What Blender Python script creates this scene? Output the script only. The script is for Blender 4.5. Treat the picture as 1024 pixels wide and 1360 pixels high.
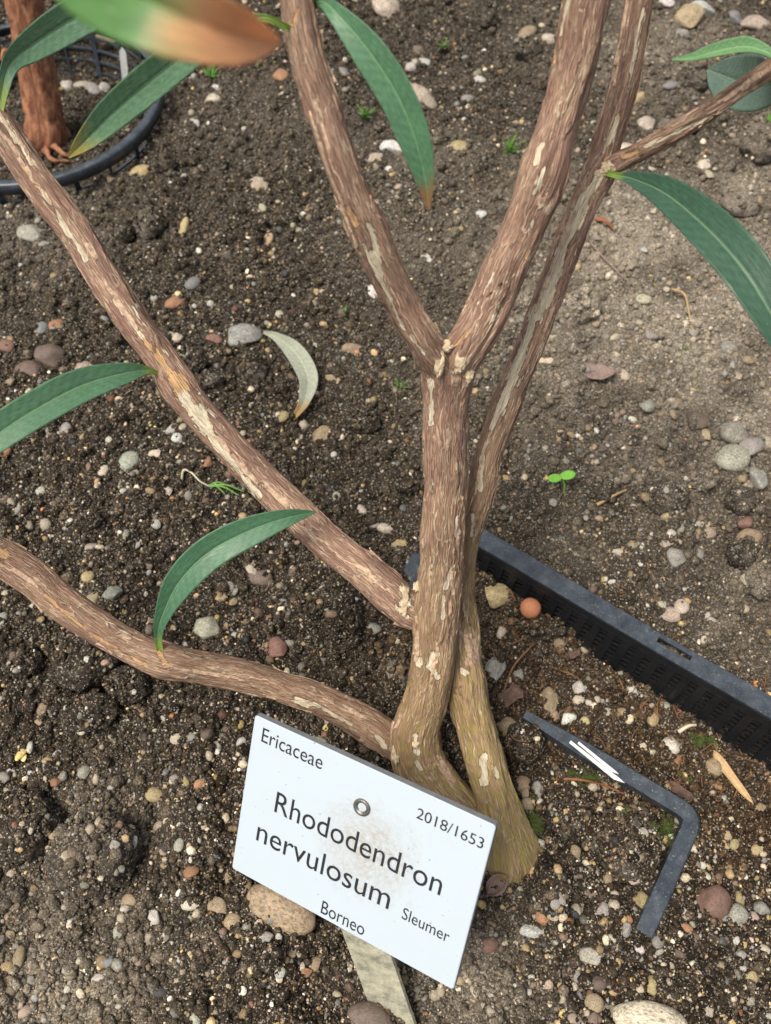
import bpy, bmesh, math, random
import numpy as np
from mathutils import Vector, Euler

for o in list(bpy.data.objects):
    bpy.data.objects.remove(o)
SC = bpy.context.scene
COL = SC.collection
rng = np.random.default_rng(11)
random.seed(5)

# ------------------------------------------------------------------ camera
HC = 0.43; FPX = 1132.0; PITCH = math.radians(60)
cd = bpy.data.cameras.new('camera')
cam = bpy.data.objects.new('camera', cd); COL.objects.link(cam)
cam.location = (0, 0, HC); cam.rotation_euler = (math.pi/2 - PITCH, 0, 0)
cd.sensor_fit = 'VERTICAL'; cd.sensor_height = 24.0; cd.lens = 24.0*FPX/1360.0
cd.clip_start = 0.01; cd.clip_end = 60
cd.dof.use_dof = True; cd.dof.focus_distance = 0.37; cd.dof.aperture_fstop = 9.5
SC.camera = cam

# ------------------------------------------------------------------ sky, sun, exposure
SUN_EL, SUN_AZ = math.radians(67), math.radians(-118)      # azimuth from +Y, negative to the left
w = bpy.data.worlds.new('World'); SC.world = w; w.use_nodes = True
nt = w.node_tree
sky = nt.nodes.new('ShaderNodeTexSky'); sky.sky_type = 'NISHITA'; sky.sun_disc = False
sky.sun_elevation = SUN_EL; sky.sun_rotation = SUN_AZ
sky.air_density = 1.0; sky.dust_density = 4.0; sky.ozone_density = 0.6
bg = nt.nodes['Background']; bg.inputs['Strength'].default_value = 0.09
hs = nt.nodes.new('ShaderNodeHueSaturation'); hs.inputs['Saturation'].default_value = 0.38     # milky overcast
nt.links.new(sky.outputs[0], hs.inputs['Color']); nt.links.new(hs.outputs[0], bg.inputs[0])
sd = bpy.data.lights.new('sun', 'SUN'); sd.energy = 2.4; sd.angle = math.radians(24); sd.color = (1, 0.925, 0.80)
sun = bpy.data.objects.new('sun', sd); COL.objects.link(sun)
dirv = Vector((math.sin(SUN_AZ)*math.cos(SUN_EL), math.cos(SUN_AZ)*math.cos(SUN_EL), math.sin(SUN_EL)))
sun.rotation_euler = dirv.to_track_quat('Z', 'Y').to_euler(); sun.location = (0, 0.5, 3)
vs = SC.view_settings
vs.view_transform = 'Standard'; vs.look = 'None'; vs.gamma = 1.0; vs.exposure = 0.80; vs.use_curve_mapping = False

# ------------------------------------------------------------------ pixel <-> world
CUP = np.array([0, math.sin(PITCH), math.cos(PITCH)]); CFW = np.array([0, math.cos(PITCH), -math.sin(PITCH)])
CPOS = np.array([0, 0, HC])
def ray(u, v): return CFW + np.array([1., 0, 0])*(u-512)/FPX - CUP*(v-680)/FPX
def G(u, v, z=0.0):
    d = ray(u, v); return CPOS + d*((z-HC)/d[2])
def depth(p): return float((np.asarray(p)-CPOS) @ CFW)
def to_px(p):
    q = p-CPOS; dz = q @ CFW
    return 512+FPX*q[..., 0]/dz, 680-FPX*(q @ CUP)/dz

# ------------------------------------------------------------------ noise
def _h(ix, iy, iz):
    h = (ix*374761393 + iy*668265263 + iz*2147483647 + 1013904223) & 0xffffffff
    h = ((h ^ (h >> 13))*1274126177) & 0xffffffff
    h = ((h ^ (h >> 16))*2246822519) & 0xffffffff
    return ((h ^ (h >> 15)) & 0xffffff)/16777215.0
def vnoise(p):
    """value noise -1..1 on an (n,3) array"""
    i = np.floor(p).astype(np.int64); f = p-i; f = f*f*f*(f*(f*6-15)+10)
    r = 0
    for dx in (0, 1):
        wx = f[:, 0] if dx else 1-f[:, 0]
        for dy in (0, 1):
            wy = f[:, 1] if dy else 1-f[:, 1]
            for dz in (0, 1):
                wz = f[:, 2] if dz else 1-f[:, 2]
                r = r + wx*wy*wz*_h(i[:, 0]+dx, i[:, 1]+dy, i[:, 2]+dz)
    return r*2-1
def fbm(p, n=4, g=0.5):
    a, s, r = 1, 0, 0
    for k in range(n):
        r = r + a*vnoise(p*(2.03**k)+17.3*k); s += a; a *= g
    return r/s
def worley(p):
    """distance to nearest jittered cell point, (n,3) with z plane fixed when p z const"""
    i = np.floor(p).astype(np.int64); best = np.full(len(p), 9.0)
    for dx in (-1, 0, 1):
        for dy in (-1, 0, 1):
            for dz in (-1, 0, 1):
                c = i+np.array([dx, dy, dz])
                q = c + np.stack([_h(c[:, 0], c[:, 1], c[:, 2]+k*57) for k in range(3)], 1)
                best = np.minimum(best, ((q-p)**2).sum(1))
    return np.sqrt(best)
def worley2(p):
    i = np.floor(p).astype(np.int64); best = np.full(len(p), 9.0)
    for dx in (-1, 0, 1):
        for dy in (-1, 0, 1):
            cx, cy = i[:, 0]+dx, i[:, 1]+dy
            q = np.stack([cx+_h(cx, cy, 5), cy+_h(cx, cy, 91)], 1)
            best = np.minimum(best, ((q-p)**2).sum(1))
    return np.sqrt(best)
def sst(a, b, x):
    t = np.clip((x-a)/(b-a), 0, 1); return t*t*(3-2*t)

# ------------------------------------------------------------------ materials
def new_mat(name):
    m = bpy.data.materials.new(name); m.use_nodes = True
    t = m.node_tree; b = t.nodes['Principled BSDF']
    return m, t, b
def N(t, typ, **kw):
    n = t.nodes.new(typ)
    for k, v in kw.items():
        if k in n.inputs.keys(): n.inputs[k].default_value = v
        else: setattr(n, k, v)
    return n
def L(t, a, b): t.links.new(a, b)
def ramp(t, fac, stops):
    r = N(t, 'ShaderNodeValToRGB'); e = r.color_ramp.elements
    while len(e) < len(stops): e.new(0.5)
    for x, (p, c) in zip(e, stops):
        x.position = p; x.color = (*c, 1) if len(c) == 3 else c
    L(t, fac, r.inputs[0]); return r.outputs[0]
def mixc(t, fac, a, b, mode='MIX'):
    m = N(t, 'ShaderNodeMix', data_type='RGBA', blend_type=mode)
    for s, x in ((0, fac), (6, a), (7, b)):
        if hasattr(x, 'is_linked'): L(t, x, m.inputs[s])
        else: m.inputs[s].default_value = x if s == 0 else ((*x, 1) if len(x) == 3 else x)
    return m.outputs[2]
def bump(t, b, h, strength=0.5, dist=0.001, prev=None):
    n = N(t, 'ShaderNodeBump'); n.inputs['Strength'].default_value = strength; n.inputs['Distance'].default_value = dist
    L(t, h, n.inputs['Height'])
    if prev: L(t, prev, n.inputs['Normal'])
    L(t, n.outputs[0], b.inputs['Normal']); return n.outputs[0]
def attr(t, name, typ='GEOMETRY'):
    return N(t, 'ShaderNodeAttribute', attribute_name=name, attribute_type=typ)
def noise(t, vec, scale, detail=4, rough=0.55, dist=0.0):
    n = N(t, 'ShaderNodeTexNoise'); n.inputs['Scale'].default_value = scale
    n.inputs['Detail'].default_value = detail; n.inputs['Roughness'].default_value = rough; n.inputs['Distortion'].default_value = dist
    if vec is not None: L(t, vec, n.inputs['Vector'])
    return n.outputs['Fac']

def speckle(t, pos, c):
    """sand specks in the peat: cells under a millimetre, a few of them pale"""
    v = N(t, 'ShaderNodeTexVoronoi'); v.inputs['Scale'].default_value = 1500; L(t, pos, v.inputs['Vector'])
    sep = N(t, 'ShaderNodeSeparateColor'); L(t, v.outputs['Color'], sep.inputs[0])
    k = ramp(t, sep.outputs[0], [(0.0, (0.55,)*3), (0.5, (1.0,)*3), (0.9, (1.6,)*3)])
    c = mixc(t, 1.0, c, k, 'MULTIPLY')
    f = ramp(t, sep.outputs[1], [(0.86, (0, 0, 0)), (0.88, (0.75,)*3)])
    pc = ramp(t, sep.outputs[2], [(0.0, (0.16, 0.12, 0.075)), (0.5, (0.26, 0.22, 0.16)), (1.0, (0.42, 0.39, 0.33))])
    return mixc(t, f, c, pc)
def make_soil():
    m, t, b = new_mat('soil')
    pos = N(t, 'ShaderNodeNewGeometry').outputs['Position']
    n1 = noise(t, pos, 900, 5, 0.7); n2 = noise(t, pos, 170, 4, 0.6)
    dark = ramp(t, n1, [(0.25, (0.008, 0.006, 0.005)), (0.5, (0.024, 0.019, 0.014)), (0.68, (0.06, 0.05, 0.037)), (0.80, (0.18, 0.15, 0.11))])
    dry = ramp(t, n1, [(0.25, (0.09, 0.077, 0.06)), (0.5, (0.20, 0.17, 0.135)), (0.75, (0.38, 0.33, 0.26))])
    dark = mixc(t, 0.55, dark, ramp(t, n2, [(0.3, (0.011, 0.008, 0.006)), (0.7, (0.055, 0.044, 0.033))]), 'MIX')
    c = mixc(t, attr(t, 'dry').outputs['Fac'], dark, dry)
    c = speckle(t, pos, c)
    L(t, c, b.inputs['Base Color'])
    L(t, ramp(t, n2, [(0.3, (0.5,)*3), (0.7, (0.9,)*3)]), b.inputs['Roughness'])
    b.inputs['Specular IOR Level'].default_value = 0.2
    bump(t, b, n1, 0.9, 0.0012)
    return m
def make_inst(name, rough, bscale, bstr, spec=0.4, speck=False):
    """crumb or grain: colour from the instance"""
    m, t, b = new_mat(name)
    c = attr(t, 'col', 'INSTANCER').outputs['Color']
    pos = N(t, 'ShaderNodeNewGeometry').outputs['Position']
    n1 = noise(t, pos, bscale, 4, 0.65)
    k = ramp(t, n1, [(0.25, (0.45,)*3), (0.55, (1.0,)*3), (0.8, (1.9,)*3)])
    c = mixc(t, 1.0, c, k, 'MULTIPLY')
    if speck: c = speckle(t, pos, c)
    L(t, c, b.inputs['Base Color'])
    b.inputs['Roughness'].default_value = rough; b.inputs['Specular IOR Level'].default_value = spec
    bump(t, b, n1, bstr, 0.0008)
    return m
def make_pebble():
    m, t, b = new_mat('pebble_stone')
    oi = N(t, 'ShaderNodeObjectInfo')
    tc = N(t, 'ShaderNodeTexCoord').outputs['Object']
    off = N(t, 'ShaderNodeVectorMath', operation='ADD'); L(t, tc, off.inputs[0]); L(t, oi.outputs['Location'], off.inputs[1])
    sc = N(t, 'ShaderNodeVectorMath', operation='SCALE'); sc.inputs['Scale'].default_value = 1.0; L(t, off.outputs[0], sc.inputs[0])
    n1 = noise(t, sc.outputs[0], 2.2, 5, 0.6); n2 = noise(t, sc.outputs[0], 9.0, 4, 0.7)
    k = ramp(t, n1, [(0.3, (0.72,)*3), (0.5, (1.0,)*3), (0.72, (1.25,)*3)])
    c = mixc(t, 1.0, oi.outputs['Color'], k, 'MULTIPLY')
    dirt = ramp(t, n2, [(0.43, (0, 0, 0)), (0.64, (0.82,)*3)])
    c = mixc(t, dirt, c, (0.07, 0.055, 0.042))
    L(t, c, b.inputs['Base Color']); b.inputs['Roughness'].default_value = 0.62
    b.inputs['Specular IOR Level'].default_value = 0.35
    bump(t, b, n2, 0.5, 0.0006)
    return m
def make_bark():
    m, t, b = new_mat('bark')
    uv = N(t, 'ShaderNodeUVMap', uv_map='UVMap').outputs[0]
    def mp(sx, sy):
        q = N(t, 'ShaderNodeMapping'); q.inputs['Scale'].default_value = (sx, sy, 1); L(t, uv, q.inputs[0]); return q.outputs[0]
    st = noise(t, mp(1250, 150), 1.0, 6, 0.72, 0.9)
    big = noise(t, mp(160, 40), 1.0, 4, 0.6, 0.4)
    col = ramp(t, st, [(0.28, (0.16, 0.088, 0.056)), (0.42, (0.36, 0.222, 0.150)), (0.56, (0.50, 0.33, 0.232)), (0.72, (0.66, 0.49, 0.36))])
    col = mixc(t, ramp(t, big, [(0.42, (0.75,)*3), (0.60, (0, 0, 0))]), col, (0.24, 0.13, 0.10))
    # pale fibre net
    wob = N(t, 'ShaderNodeTexNoise'); wob.inputs['Scale'].default_value = 1.0; wob.inputs['Detail'].default_value = 3; L(t, mp(300, 110), wob.inputs[0])
    wa = N(t, 'ShaderNodeVectorMath', operation='MULTIPLY_ADD'); L(t, wob.outputs['Color'], wa.inputs[0]); wa.inputs[1].default_value = (1.6, 0.9, 0); L(t, mp(330, 55), wa.inputs[2])
    vo = N(t, 'ShaderNodeTexVoronoi', feature='DISTANCE_TO_EDGE'); vo.inputs['Scale'].default_value = 1.0; L(t, wa.outputs[0], vo.inputs['Vector'])
    gate = ramp(t, noise(t, mp(130, 60), 1.0, 3), [(0.40, (0, 0, 0)), (0.54, (1, 1, 1))])
    fib = mixc(t, 1.0, ramp(t, vo.outputs['Distance'], [(0.012, (0.9,)*3), (0.055, (0, 0, 0))]), gate, 'MULTIPLY')
    col = mixc(t, fib, col, (0.60, 0.48, 0.32))
    # dark wavy cracks along the grain
    w2 = N(t, 'ShaderNodeVectorMath', operation='MULTIPLY_ADD'); L(t, wob.outputs['Color'], w2.inputs[0]); w2.inputs[1].default_value = (2.6, 0.6, 0); L(t, mp(1150, 95), w2.inputs[2])
    v2 = N(t, 'ShaderNodeTexVoronoi', feature='DISTANCE_TO_EDGE'); v2.inputs['Scale'].default_value = 1.0; L(t, w2.outputs[0], v2.inputs['Vector'])
    crack = ramp(t, v2.outputs['Distance'], [(0.03, (0.62,)*3), (0.16, (0, 0, 0))])
    col = mixc(t, crack, col, (0.135, 0.075, 0.050))
    # greenish algae low on the stems
    al = attr(t, 'algae').outputs['Fac']
    aln = mixc(t, 1.0, al, ramp(t, noise(t, mp(420, 150), 1.0, 4, 0.7), [(0.36, (0.1,)*3), (0.62, (0.9,)*3)]), 'MULTIPLY')
    col = mixc(t, aln, col, (0.29, 0.235, 0.065))
    # pale bare wood
    pa = attr(t, 'pale').outputs['Fac']
    pn = N(t, 'ShaderNodeMath', operation='MULTIPLY_ADD'); L(t, noise(t, mp(330, 75), 1.0, 5, 0.68, 0.8), pn.inputs[0]); pn.inputs[1].default_value = 1.5; pn.inputs[2].default_value = -0.78
    ps = N(t, 'ShaderNodeMath', operation='ADD'); L(t, pa, ps.inputs[0]); L(t, pn.outputs[0], ps.inputs[1])
    pm = ramp(t, ps.outputs[0], [(0.46, (0, 0, 0)), (0.52, (1, 1, 1))])
    rim = ramp(t, ps.outputs[0], [(0.36, (0, 0, 0)), (0.42, (0.7,)*3), (0.46, (0.7,)*3), (0.50, (0, 0, 0))])
    pale = ramp(t, noise(t, mp(900, 200), 1.0, 4), [(0.3, (0.50, 0.42, 0.28)), (0.7, (0.74, 0.65, 0.49))])
    pcol = mixc(t, attr(t, 'tan').outputs['Fac'], pale, (0.52, 0.32, 0.16))
    col = mixc(t, rim, col, (0.10, 0.055, 0.035))
    col = mixc(t, pm, col, pcol)
    L(t, col, b.inputs['Base Color']); b.inputs['Roughness'].default_value = 0.72; b.inputs['Specular IOR Level'].default_value = 0.3
    n1 = bump(t, b, st, 0.7, 0.0010)
    n1 = bump(t, b, v2.outputs['Distance'], 0.8, 0.0012, n1)
    n2 = bump(t, b, fib, 0.5, 0.0006, n1)
    bump(t, b, pm, 0.6, 0.0007, n2)
    return m
def make_leaf(name, rough=0.36, sss=0.0, vein=0.35):
    m, t, b = new_mat(name)
    c = attr(t, 'col').outputs['Color']
    uv = N(t, 'ShaderNodeUVMap', uv_map='UVMap').outputs[0]
    q = N(t, 'ShaderNodeMapping'); q.inputs['Scale'].default_value = (60, 260, 1); L(t, uv, q.inputs[0])
    n1 = noise(t, q.outputs[0], 6.0, 4, 0.6)
    sp = ramp(t, noise(t, uv, 900, 2, 0.5), [(0.70, (0, 0, 0)), (0.78, (0.5,)*3)])
    c = mixc(t, 1.0, c, ramp(t, n1, [(0.3, (0.78,)*3), (0.7, (1.2,)*3)]), 'MULTIPLY')
    c = mixc(t, sp, c, (0.32, 0.36, 0.26))
    L(t, c, b.inputs['Base Color'])
    rn = ramp(t, noise(t, uv, 120, 3), [(0.3, (rough-0.06,)*3), (0.7, (rough+0.16,)*3)]); L(t, rn, b.inputs['Roughness'])
    b.inputs['Specular IOR Level'].default_value = 0.55
    bump(t, b, n1, vein, 0.0006)
    tr = N(t, 'ShaderNodeBsdfTranslucent'); L(t, mixc(t, 1.0, c, (1.5, 1.5, 1.1), 'MULTIPLY'), tr.inputs['Color'])
    mx = N(t, 'ShaderNodeMixShader'); mx.inputs[0].default_value = 0.28
    out = t.nodes['Material Output']; L(t, b.outputs[0], mx.inputs[1]); L(t, tr.outputs[0], mx.inputs[2]); L(t, mx.outputs[0], out.inputs['Surface'])
    return m
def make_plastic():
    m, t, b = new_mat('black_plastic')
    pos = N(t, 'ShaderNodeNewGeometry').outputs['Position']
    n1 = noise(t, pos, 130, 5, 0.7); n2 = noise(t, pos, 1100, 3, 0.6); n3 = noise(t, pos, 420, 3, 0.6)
    c = ramp(t, n1, [(0.3, (0.018, 0.024, 0.032)), (0.55, (0.036, 0.047, 0.060)), (0.8, (0.085, 0.10, 0.115))])  # sky sheen painted in: black base raised towards blue-grey
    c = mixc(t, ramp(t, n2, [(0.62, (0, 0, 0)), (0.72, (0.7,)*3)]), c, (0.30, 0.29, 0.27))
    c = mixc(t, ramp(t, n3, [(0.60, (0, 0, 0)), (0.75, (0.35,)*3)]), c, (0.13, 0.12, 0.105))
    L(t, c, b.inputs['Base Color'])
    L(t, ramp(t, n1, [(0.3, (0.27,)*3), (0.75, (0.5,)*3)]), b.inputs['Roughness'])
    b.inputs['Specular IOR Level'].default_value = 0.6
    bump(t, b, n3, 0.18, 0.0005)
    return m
def flat_mat(name, col, rough=0.6, var=0.25, scale=300, bstr=0.2, spec=0.4, metal=0.0):
    m, t, b = new_mat(name)
    pos = N(t, 'ShaderNodeNewGeometry').outputs['Position']
    n1 = noise(t, pos, scale, 4, 0.65)
    c = mixc(t, 1.0, col, ramp(t, n1, [(0.25, (1-var,)*3), (0.75, (1+var,)*3)]), 'MULTIPLY')
    L(t, c, b.inputs['Base Color']); b.inputs['Roughness'].default_value = rough
    b.inputs['Specular IOR Level'].default_value = spec; b.inputs['Metallic'].default_value = metal
    bump(t, b, n1, bstr, 0.0006)
    return m
def make_plate():
    m, t, b = new_mat('white_plate')
    uv = N(t, 'ShaderNodeUVMap', uv_map='UVMap').outputs[0]       # metres on the plate
    pos = N(t, 'ShaderNodeNewGeometry').outputs['Position']
    d = N(t, 'ShaderNodeVectorMath', operation='DISTANCE'); L(t, uv, d.inputs[0]); d.inputs[1].default_value = (0.007, 0.002, 0)
    dn = N(t, 'ShaderNodeMath', operation='MULTIPLY_ADD'); L(t, noise(t, uv, 110, 4, 0.65), dn.inputs[0]); dn.inputs[1].default_value = 0.035; L(t, d.outputs['Value'], dn.inputs[2])
    st = ramp(t, dn.outputs[0], [(0.022, (0.8,)*3), (0.043, (0, 0, 0))])
    st = mixc(t, 1.0, st, ramp(t, noise(t, uv, 420, 5, 0.75), [(0.36, (0, 0, 0)), (0.62, (0.9,)*3)]), 'MULTIPLY')
    sp = ramp(t, noise(t, uv, 520, 2, 0.5), [(0.72, (0, 0, 0)), (0.75, (0.8,)*3)])
    c = mixc(t, st, (0.435, 0.50, 0.555), (0.29, 0.21, 0.115))
    c = mixc(t, sp, c, (0.16, 0.13, 0.10))
    c = mixc(t, ramp(t, noise(t, uv, 60, 4), [(0.4, (0, 0, 0)), (0.8, (0.25,)*3)]), c, (0.40, 0.42, 0.42))
    L(t, c, b.inputs['Base Color']); b.inputs['Roughness'].default_value = 0.42
    return m
def make_zinc():
    m, t, b = new_mat('weathered_zinc')
    pos = N(t, 'ShaderNodeNewGeometry').outputs['Position']
    n1 = noise(t, pos, 160, 5, 0.7); n2 = noise(t, pos, 900, 4, 0.7)
    c = ramp(t, n1, [(0.32, (0.20, 0.20, 0.155)), (0.5, (0.42, 0.40, 0.30)), (0.7, (0.58, 0.54, 0.39))])
    c = mixc(t, ramp(t, n2, [(0.5, (0, 0, 0)), (0.72, (0.6,)*3)]), c, (0.13, 0.13, 0.11))
    L(t, c, b.inputs['Base Color']); b.inputs['Roughness'].default_value = 0.6; b.inputs['Metallic'].default_value = 0.15
    bump(t, b, n2, 0.35, 0.0006)
    return m
M = dict(soil=make_soil(), crumb=make_inst('soil_crumb', 0.8, 1400, 0.9, 0.22, True), grain=make_inst('gravel_grain', 0.65, 1100, 0.4),
         pebble=make_pebble(), bark=make_bark(), leaf=make_leaf('leaf_green', 0.38), dry=make_leaf('leaf_dry', 0.6), plastic=make_plastic(), lattice=flat_mat('shaded_black_plastic', (0.009, 0.010, 0.012), 0.4, 0.4, 200, 0.1),  # lattice is the rim plastic again, its colour darkened for the shaded walls
         plate=make_plate(), zinc=make_zinc(), ink=flat_mat('black_ink', (0.018, 0.018, 0.022), 0.5, 0.1),
         edge=flat_mat('plate_core_grey', (0.17, 0.18, 0.19), 0.5, 0.2), rivet=flat_mat('rivet_metal', (0.16, 0.155, 0.145), 0.45, 0.3, 700, 0.3, 0.5, 0.7),
         white=flat_mat('white_plastic', (0.62, 0.63, 0.61), 0.45, 0.15), terra=flat_mat('fired_clay', (0.42, 0.17, 0.085), 0.75, 0.2, 900, 0.3),
         grass=flat_mat('grass_green', (0.11, 0.24, 0.04), 0.55, 0.3, 500, 0.1), weed=flat_mat('bright_green', (0.17, 0.42, 0.05), 0.45, 0.15, 500, 0.1), moss=flat_mat('moss_green', (0.075, 0.105, 0.022), 0.8, 0.6, 450, 0.3),
         chip=flat_mat('brown_bark_chip', (0.105, 0.062, 0.047), 0.8, 0.5, 420, 0.8), straw=flat_mat('dry_straw', (0.42, 0.28, 0.14), 0.65, 0.3, 500, 0.3),
         fibre=flat_mat('root_fibre', (0.17, 0.085, 0.04), 0.8, 0.5, 300, 0.3), greydry=flat_mat('grey_brown_litter', (0.24, 0.17, 0.14), 0.75, 0.3, 400, 0.4),
         root=flat_mat('pale_root', (0.50, 0.46, 0.33), 0.6, 0.2), redtwig=flat_mat('red_brown_twig', (0.22, 0.085, 0.04), 0.7, 0.3, 500, 0.4))
def make_redbark():
    m, t, b = new_mat('red_peeling_bark')
    uv = N(t, 'ShaderNodeUVMap', uv_map='UVMap').outputs[0]
    q = N(t, 'ShaderNodeMapping'); q.inputs['Scale'].default_value = (420, 90, 1); L(t, uv, q.inputs[0])
    n1 = noise(t, q.outputs[0], 1.0, 5, 0.65, 0.5)
    c = ramp(t, n1, [(0.3, (0.09, 0.030, 0.018)), (0.46, (0.24, 0.092, 0.045)), (0.62, (0.38, 0.18, 0.09)), (0.76, (0.52, 0.32, 0.19))])
    L(t, c, b.inputs['Base Color']); b.inputs['Roughness'].default_value = 0.75
    bump(t, b, n1, 0.9, 0.0015)
    return m
M['redbark'] = make_redbark()
M['callus'] = flat_mat('pale_torn_bark', (0.47, 0.37, 0.24), 0.75, 0.6, 380, 0.9)
M['flake'] = flat_mat('pale_bark_flake', (0.42, 0.29, 0.20), 0.75, 0.6, 500, 0.8)

# ------------------------------------------------------------------ object helpers
def mesh_np(name, V, F, mat=None, smooth=True, uv=None, attrs=None):
    me = bpy.data.meshes.new(name)
    me.from_pydata([tuple(v) for v in V] if not isinstance(V, np.ndarray) else V.tolist(), [], F.tolist() if isinstance(F, np.ndarray) else F)
    if uv is not None:
        li = np.empty(len(me.loops), np.int32); me.loops.foreach_get('vertex_index', li)
        lay = me.uv_layers.new(name='UVMap')
        lay.data.foreach_set('uv', np.asarray(uv, np.float32)[li].ravel())
    for k, a in (attrs or {}).items():
        a = np.asarray(a, np.float32)
        if a.ndim == 1:
            me.attributes.new(k, 'FLOAT', 'POINT').data.foreach_set('value', a)
        else:
            if a.shape[1] == 3: a = np.c_[a, np.ones(len(a), np.float32)]
            me.attributes.new(k, 'FLOAT_COLOR', 'POINT').data.foreach_set('color', a.ravel())
    if mat: me.materials.append(mat)
    if smooth: me.polygons.foreach_set('use_smooth', np.ones(len(me.polygons), bool))
    me.update()
    return me
def tag(o, label=None, cat=None, group=None, kind=None):
    if label: o['label'] = label
    if cat: o['category'] = cat
    if group: o['group'] = group
    if kind: o['kind'] = kind
    return o
def link(name, me, parent=None, loc=(0, 0, 0)):
    o = bpy.data.objects.new(name, me); COL.objects.link(o)
    o.location = loc
    if parent: o.parent = parent
    return o
def empty(name, loc):
    e = bpy.data.objects.new(name, None); COL.objects.link(e); e.location = tuple(loc); e.empty_display_size = 0.01
    return e
def part(name, V, F, mat, parent, **kw):
    """V in world metres; the part is stored relative to its root"""
    o0 = np.zeros(3); p = parent
    while p: o0 = o0+np.array(p.location); p = p.parent
    return link(name, mesh_np(name, np.asarray(V, float)-o0, F, mat, **kw), parent)
def solo(name, V, F, mat, **kw):
    """a single-mesh thing, origin at its lowest middle"""
    V = np.asarray(V, float); o0 = V.mean(0).copy(); o0[2] = V[:, 2].min()
    return link(name, mesh_np(name, V-o0, F, mat, **kw), None, tuple(o0))
def grid_faces(nr, nc, closed=True):
    i = np.arange(nr-1)[:, None]; j = np.arange(nc if closed else nc-1)[None, :]; j2 = (j+1) % nc
    a = i*nc+j; b = i*nc+j2; c = (i+1)*nc+j2; d = (i+1)*nc+j
    return np.stack([a+0*b, b+0*a, c, d], -1).reshape(-1, 4)
def catmull(P, n):
    P = np.asarray(P, float); k = len(P)
    Q = np.vstack([2*P[0]-P[1], P, 2*P[-1]-P[-2]])
    seg = np.linalg.norm(np.diff(P[:, :3], axis=0), axis=1); cum = np.r_[0, np.cumsum(seg)]
    s = np.linspace(0, cum[-1], n); idx = np.clip(np.searchsorted(cum, s, 'right')-1, 0, k-2)
    t = ((s-cum[idx])/seg[idx])[:, None]
    p0, p1, p2, p3 = Q[idx], Q[idx+1], Q[idx+2], Q[idx+3]
    return 0.5*(2*p1+(p2-p0)*t+(2*p0-5*p1+4*p2-p3)*t*t+(3*p1-p0-3*p2+p3)*t**3)
def frames(C, ref):
    T = np.gradient(C, axis=0); T /= np.linalg.norm(T, axis=1)[:, None]
    A = ref-(T*(T @ ref)[:, None]); A /= np.linalg.norm(A, axis=1)[:, None]
    return T, A, np.cross(T, A)
def tube(C, R, nseg=8, cap=True, ref=(0.13, -0.4, 0.9)):
    T, A, B = frames(np.asarray(C, float), np.array(ref, float))
    th = np.linspace(0, 2*np.pi, nseg, endpoint=False)
    V = C[:, None]+np.asarray(R).reshape(-1, 1, 1)*(np.cos(th)[None, :, None]*A[:, None]+np.sin(th)[None, :, None]*B[:, None])
    F = grid_faces(len(C), nseg).tolist(); n = len(C)
    if cap: F += [list(range(nseg))[::-1], [(n-1)*nseg+k for k in range(nseg)]]
    return V.reshape(-1, 3), F
def box(c, ax, ay, az, sx, sy, sz):
    c = np.asarray(c, float); V = []
    for x, y, z in ((-1, -1, -1), (1, -1, -1), (1, 1, -1), (-1, 1, -1), (-1, -1, 1), (1, -1, 1), (1, 1, 1), (-1, 1, 1)):
        V.append(c+ax*(x*sx/2)+ay*(y*sy/2)+az*(z*sz/2))
    return np.array(V), [[0, 3, 2, 1], [4, 5, 6, 7], [0, 1, 5, 4], [1, 2, 6, 5], [2, 3, 7, 6], [3, 0, 4, 7]]
def join(parts):
    V, F, o = [], [], 0
    for v, f in parts:
        V.append(v); F += [[i+o for i in q] for q in (f.tolist() if isinstance(f, np.ndarray) else f)]; o += len(v)
    return np.vstack(V), F
_ico = {}
def ico(n):
    if n not in _ico:
        bm = bmesh.new(); bmesh.ops.create_icosphere(bm, subdivisions=n, radius=1)
        _ico[n] = (np.array([v.co[:] for v in bm.verts]), [[v.index for v in f.verts] for f in bm.faces]); bm.free()
    return _ico[n]

# ------------------------------------------------------------------ terrain
EB = math.atan2(-0.116, 0.167)                        # square pot: axes along its back rim and towards the camera
E1 = np.array([math.cos(EB), math.sin(EB)]); E2 = np.array([math.sin(EB), -math.cos(EB)])
PC = np.array([0.036, 0.2495])                        # its back left corner
BC = np.array([-0.282, 0.6195]); BR = 0.1028          # round basket
CLODS = []                                            # (centre xy, z, rx, ry, rz)
def base_height(x, y):
    p = np.stack([x, y, np.zeros_like(x)], 1)
    h = 0.008*fbm(p*13+3.1, 3)+0.0070*fbm(p*42+9, 3)+0.010*np.clip(0.62-worley2(p[:, :2]*38+7), 0, 1)*sst(0.0, 0.25, fbm(p*11+70, 2)+0.1)+0.0032*fbm(p*120, 3)
    q = p[:, :2]-PC
    e1, e2 = q @ E1, q @ E2
    low = 0.032*sst(0.002, 0.007, e2)*(1-0.6*sst(0.03, 0.085, e2))*(1-sst(0.075, 0.135, e2))*sst(-0.006, 0.02, e1)*(0.52+0.48*sst(0.04, 0.15, e1))
    low = np.maximum(low, 0.011*sst(0.073, 0.082, e2)*(1-sst(0.11, 0.14, e2))*sst(0.08, 0.10, e1)*(1-sst(0.178, 0.186, e1)))
    flat = sst(-0.012, -0.004, e2)*(1-sst(0.008, 0.02, e2))*sst(-0.02, 0, e1)       # along the rim the soil is level with it
    h = h*(1-0.95*flat)-low-0.0060*flat
    r = np.hypot(p[:, 0]-BC[0], p[:, 1]-BC[1])
    ins = 1-sst(BR-0.010, BR-0.002, r)
    h = h*(1-0.5*ins)-0.026*ins-0.006*(1-sst(BR, BR+0.05, r))
    return h
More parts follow.
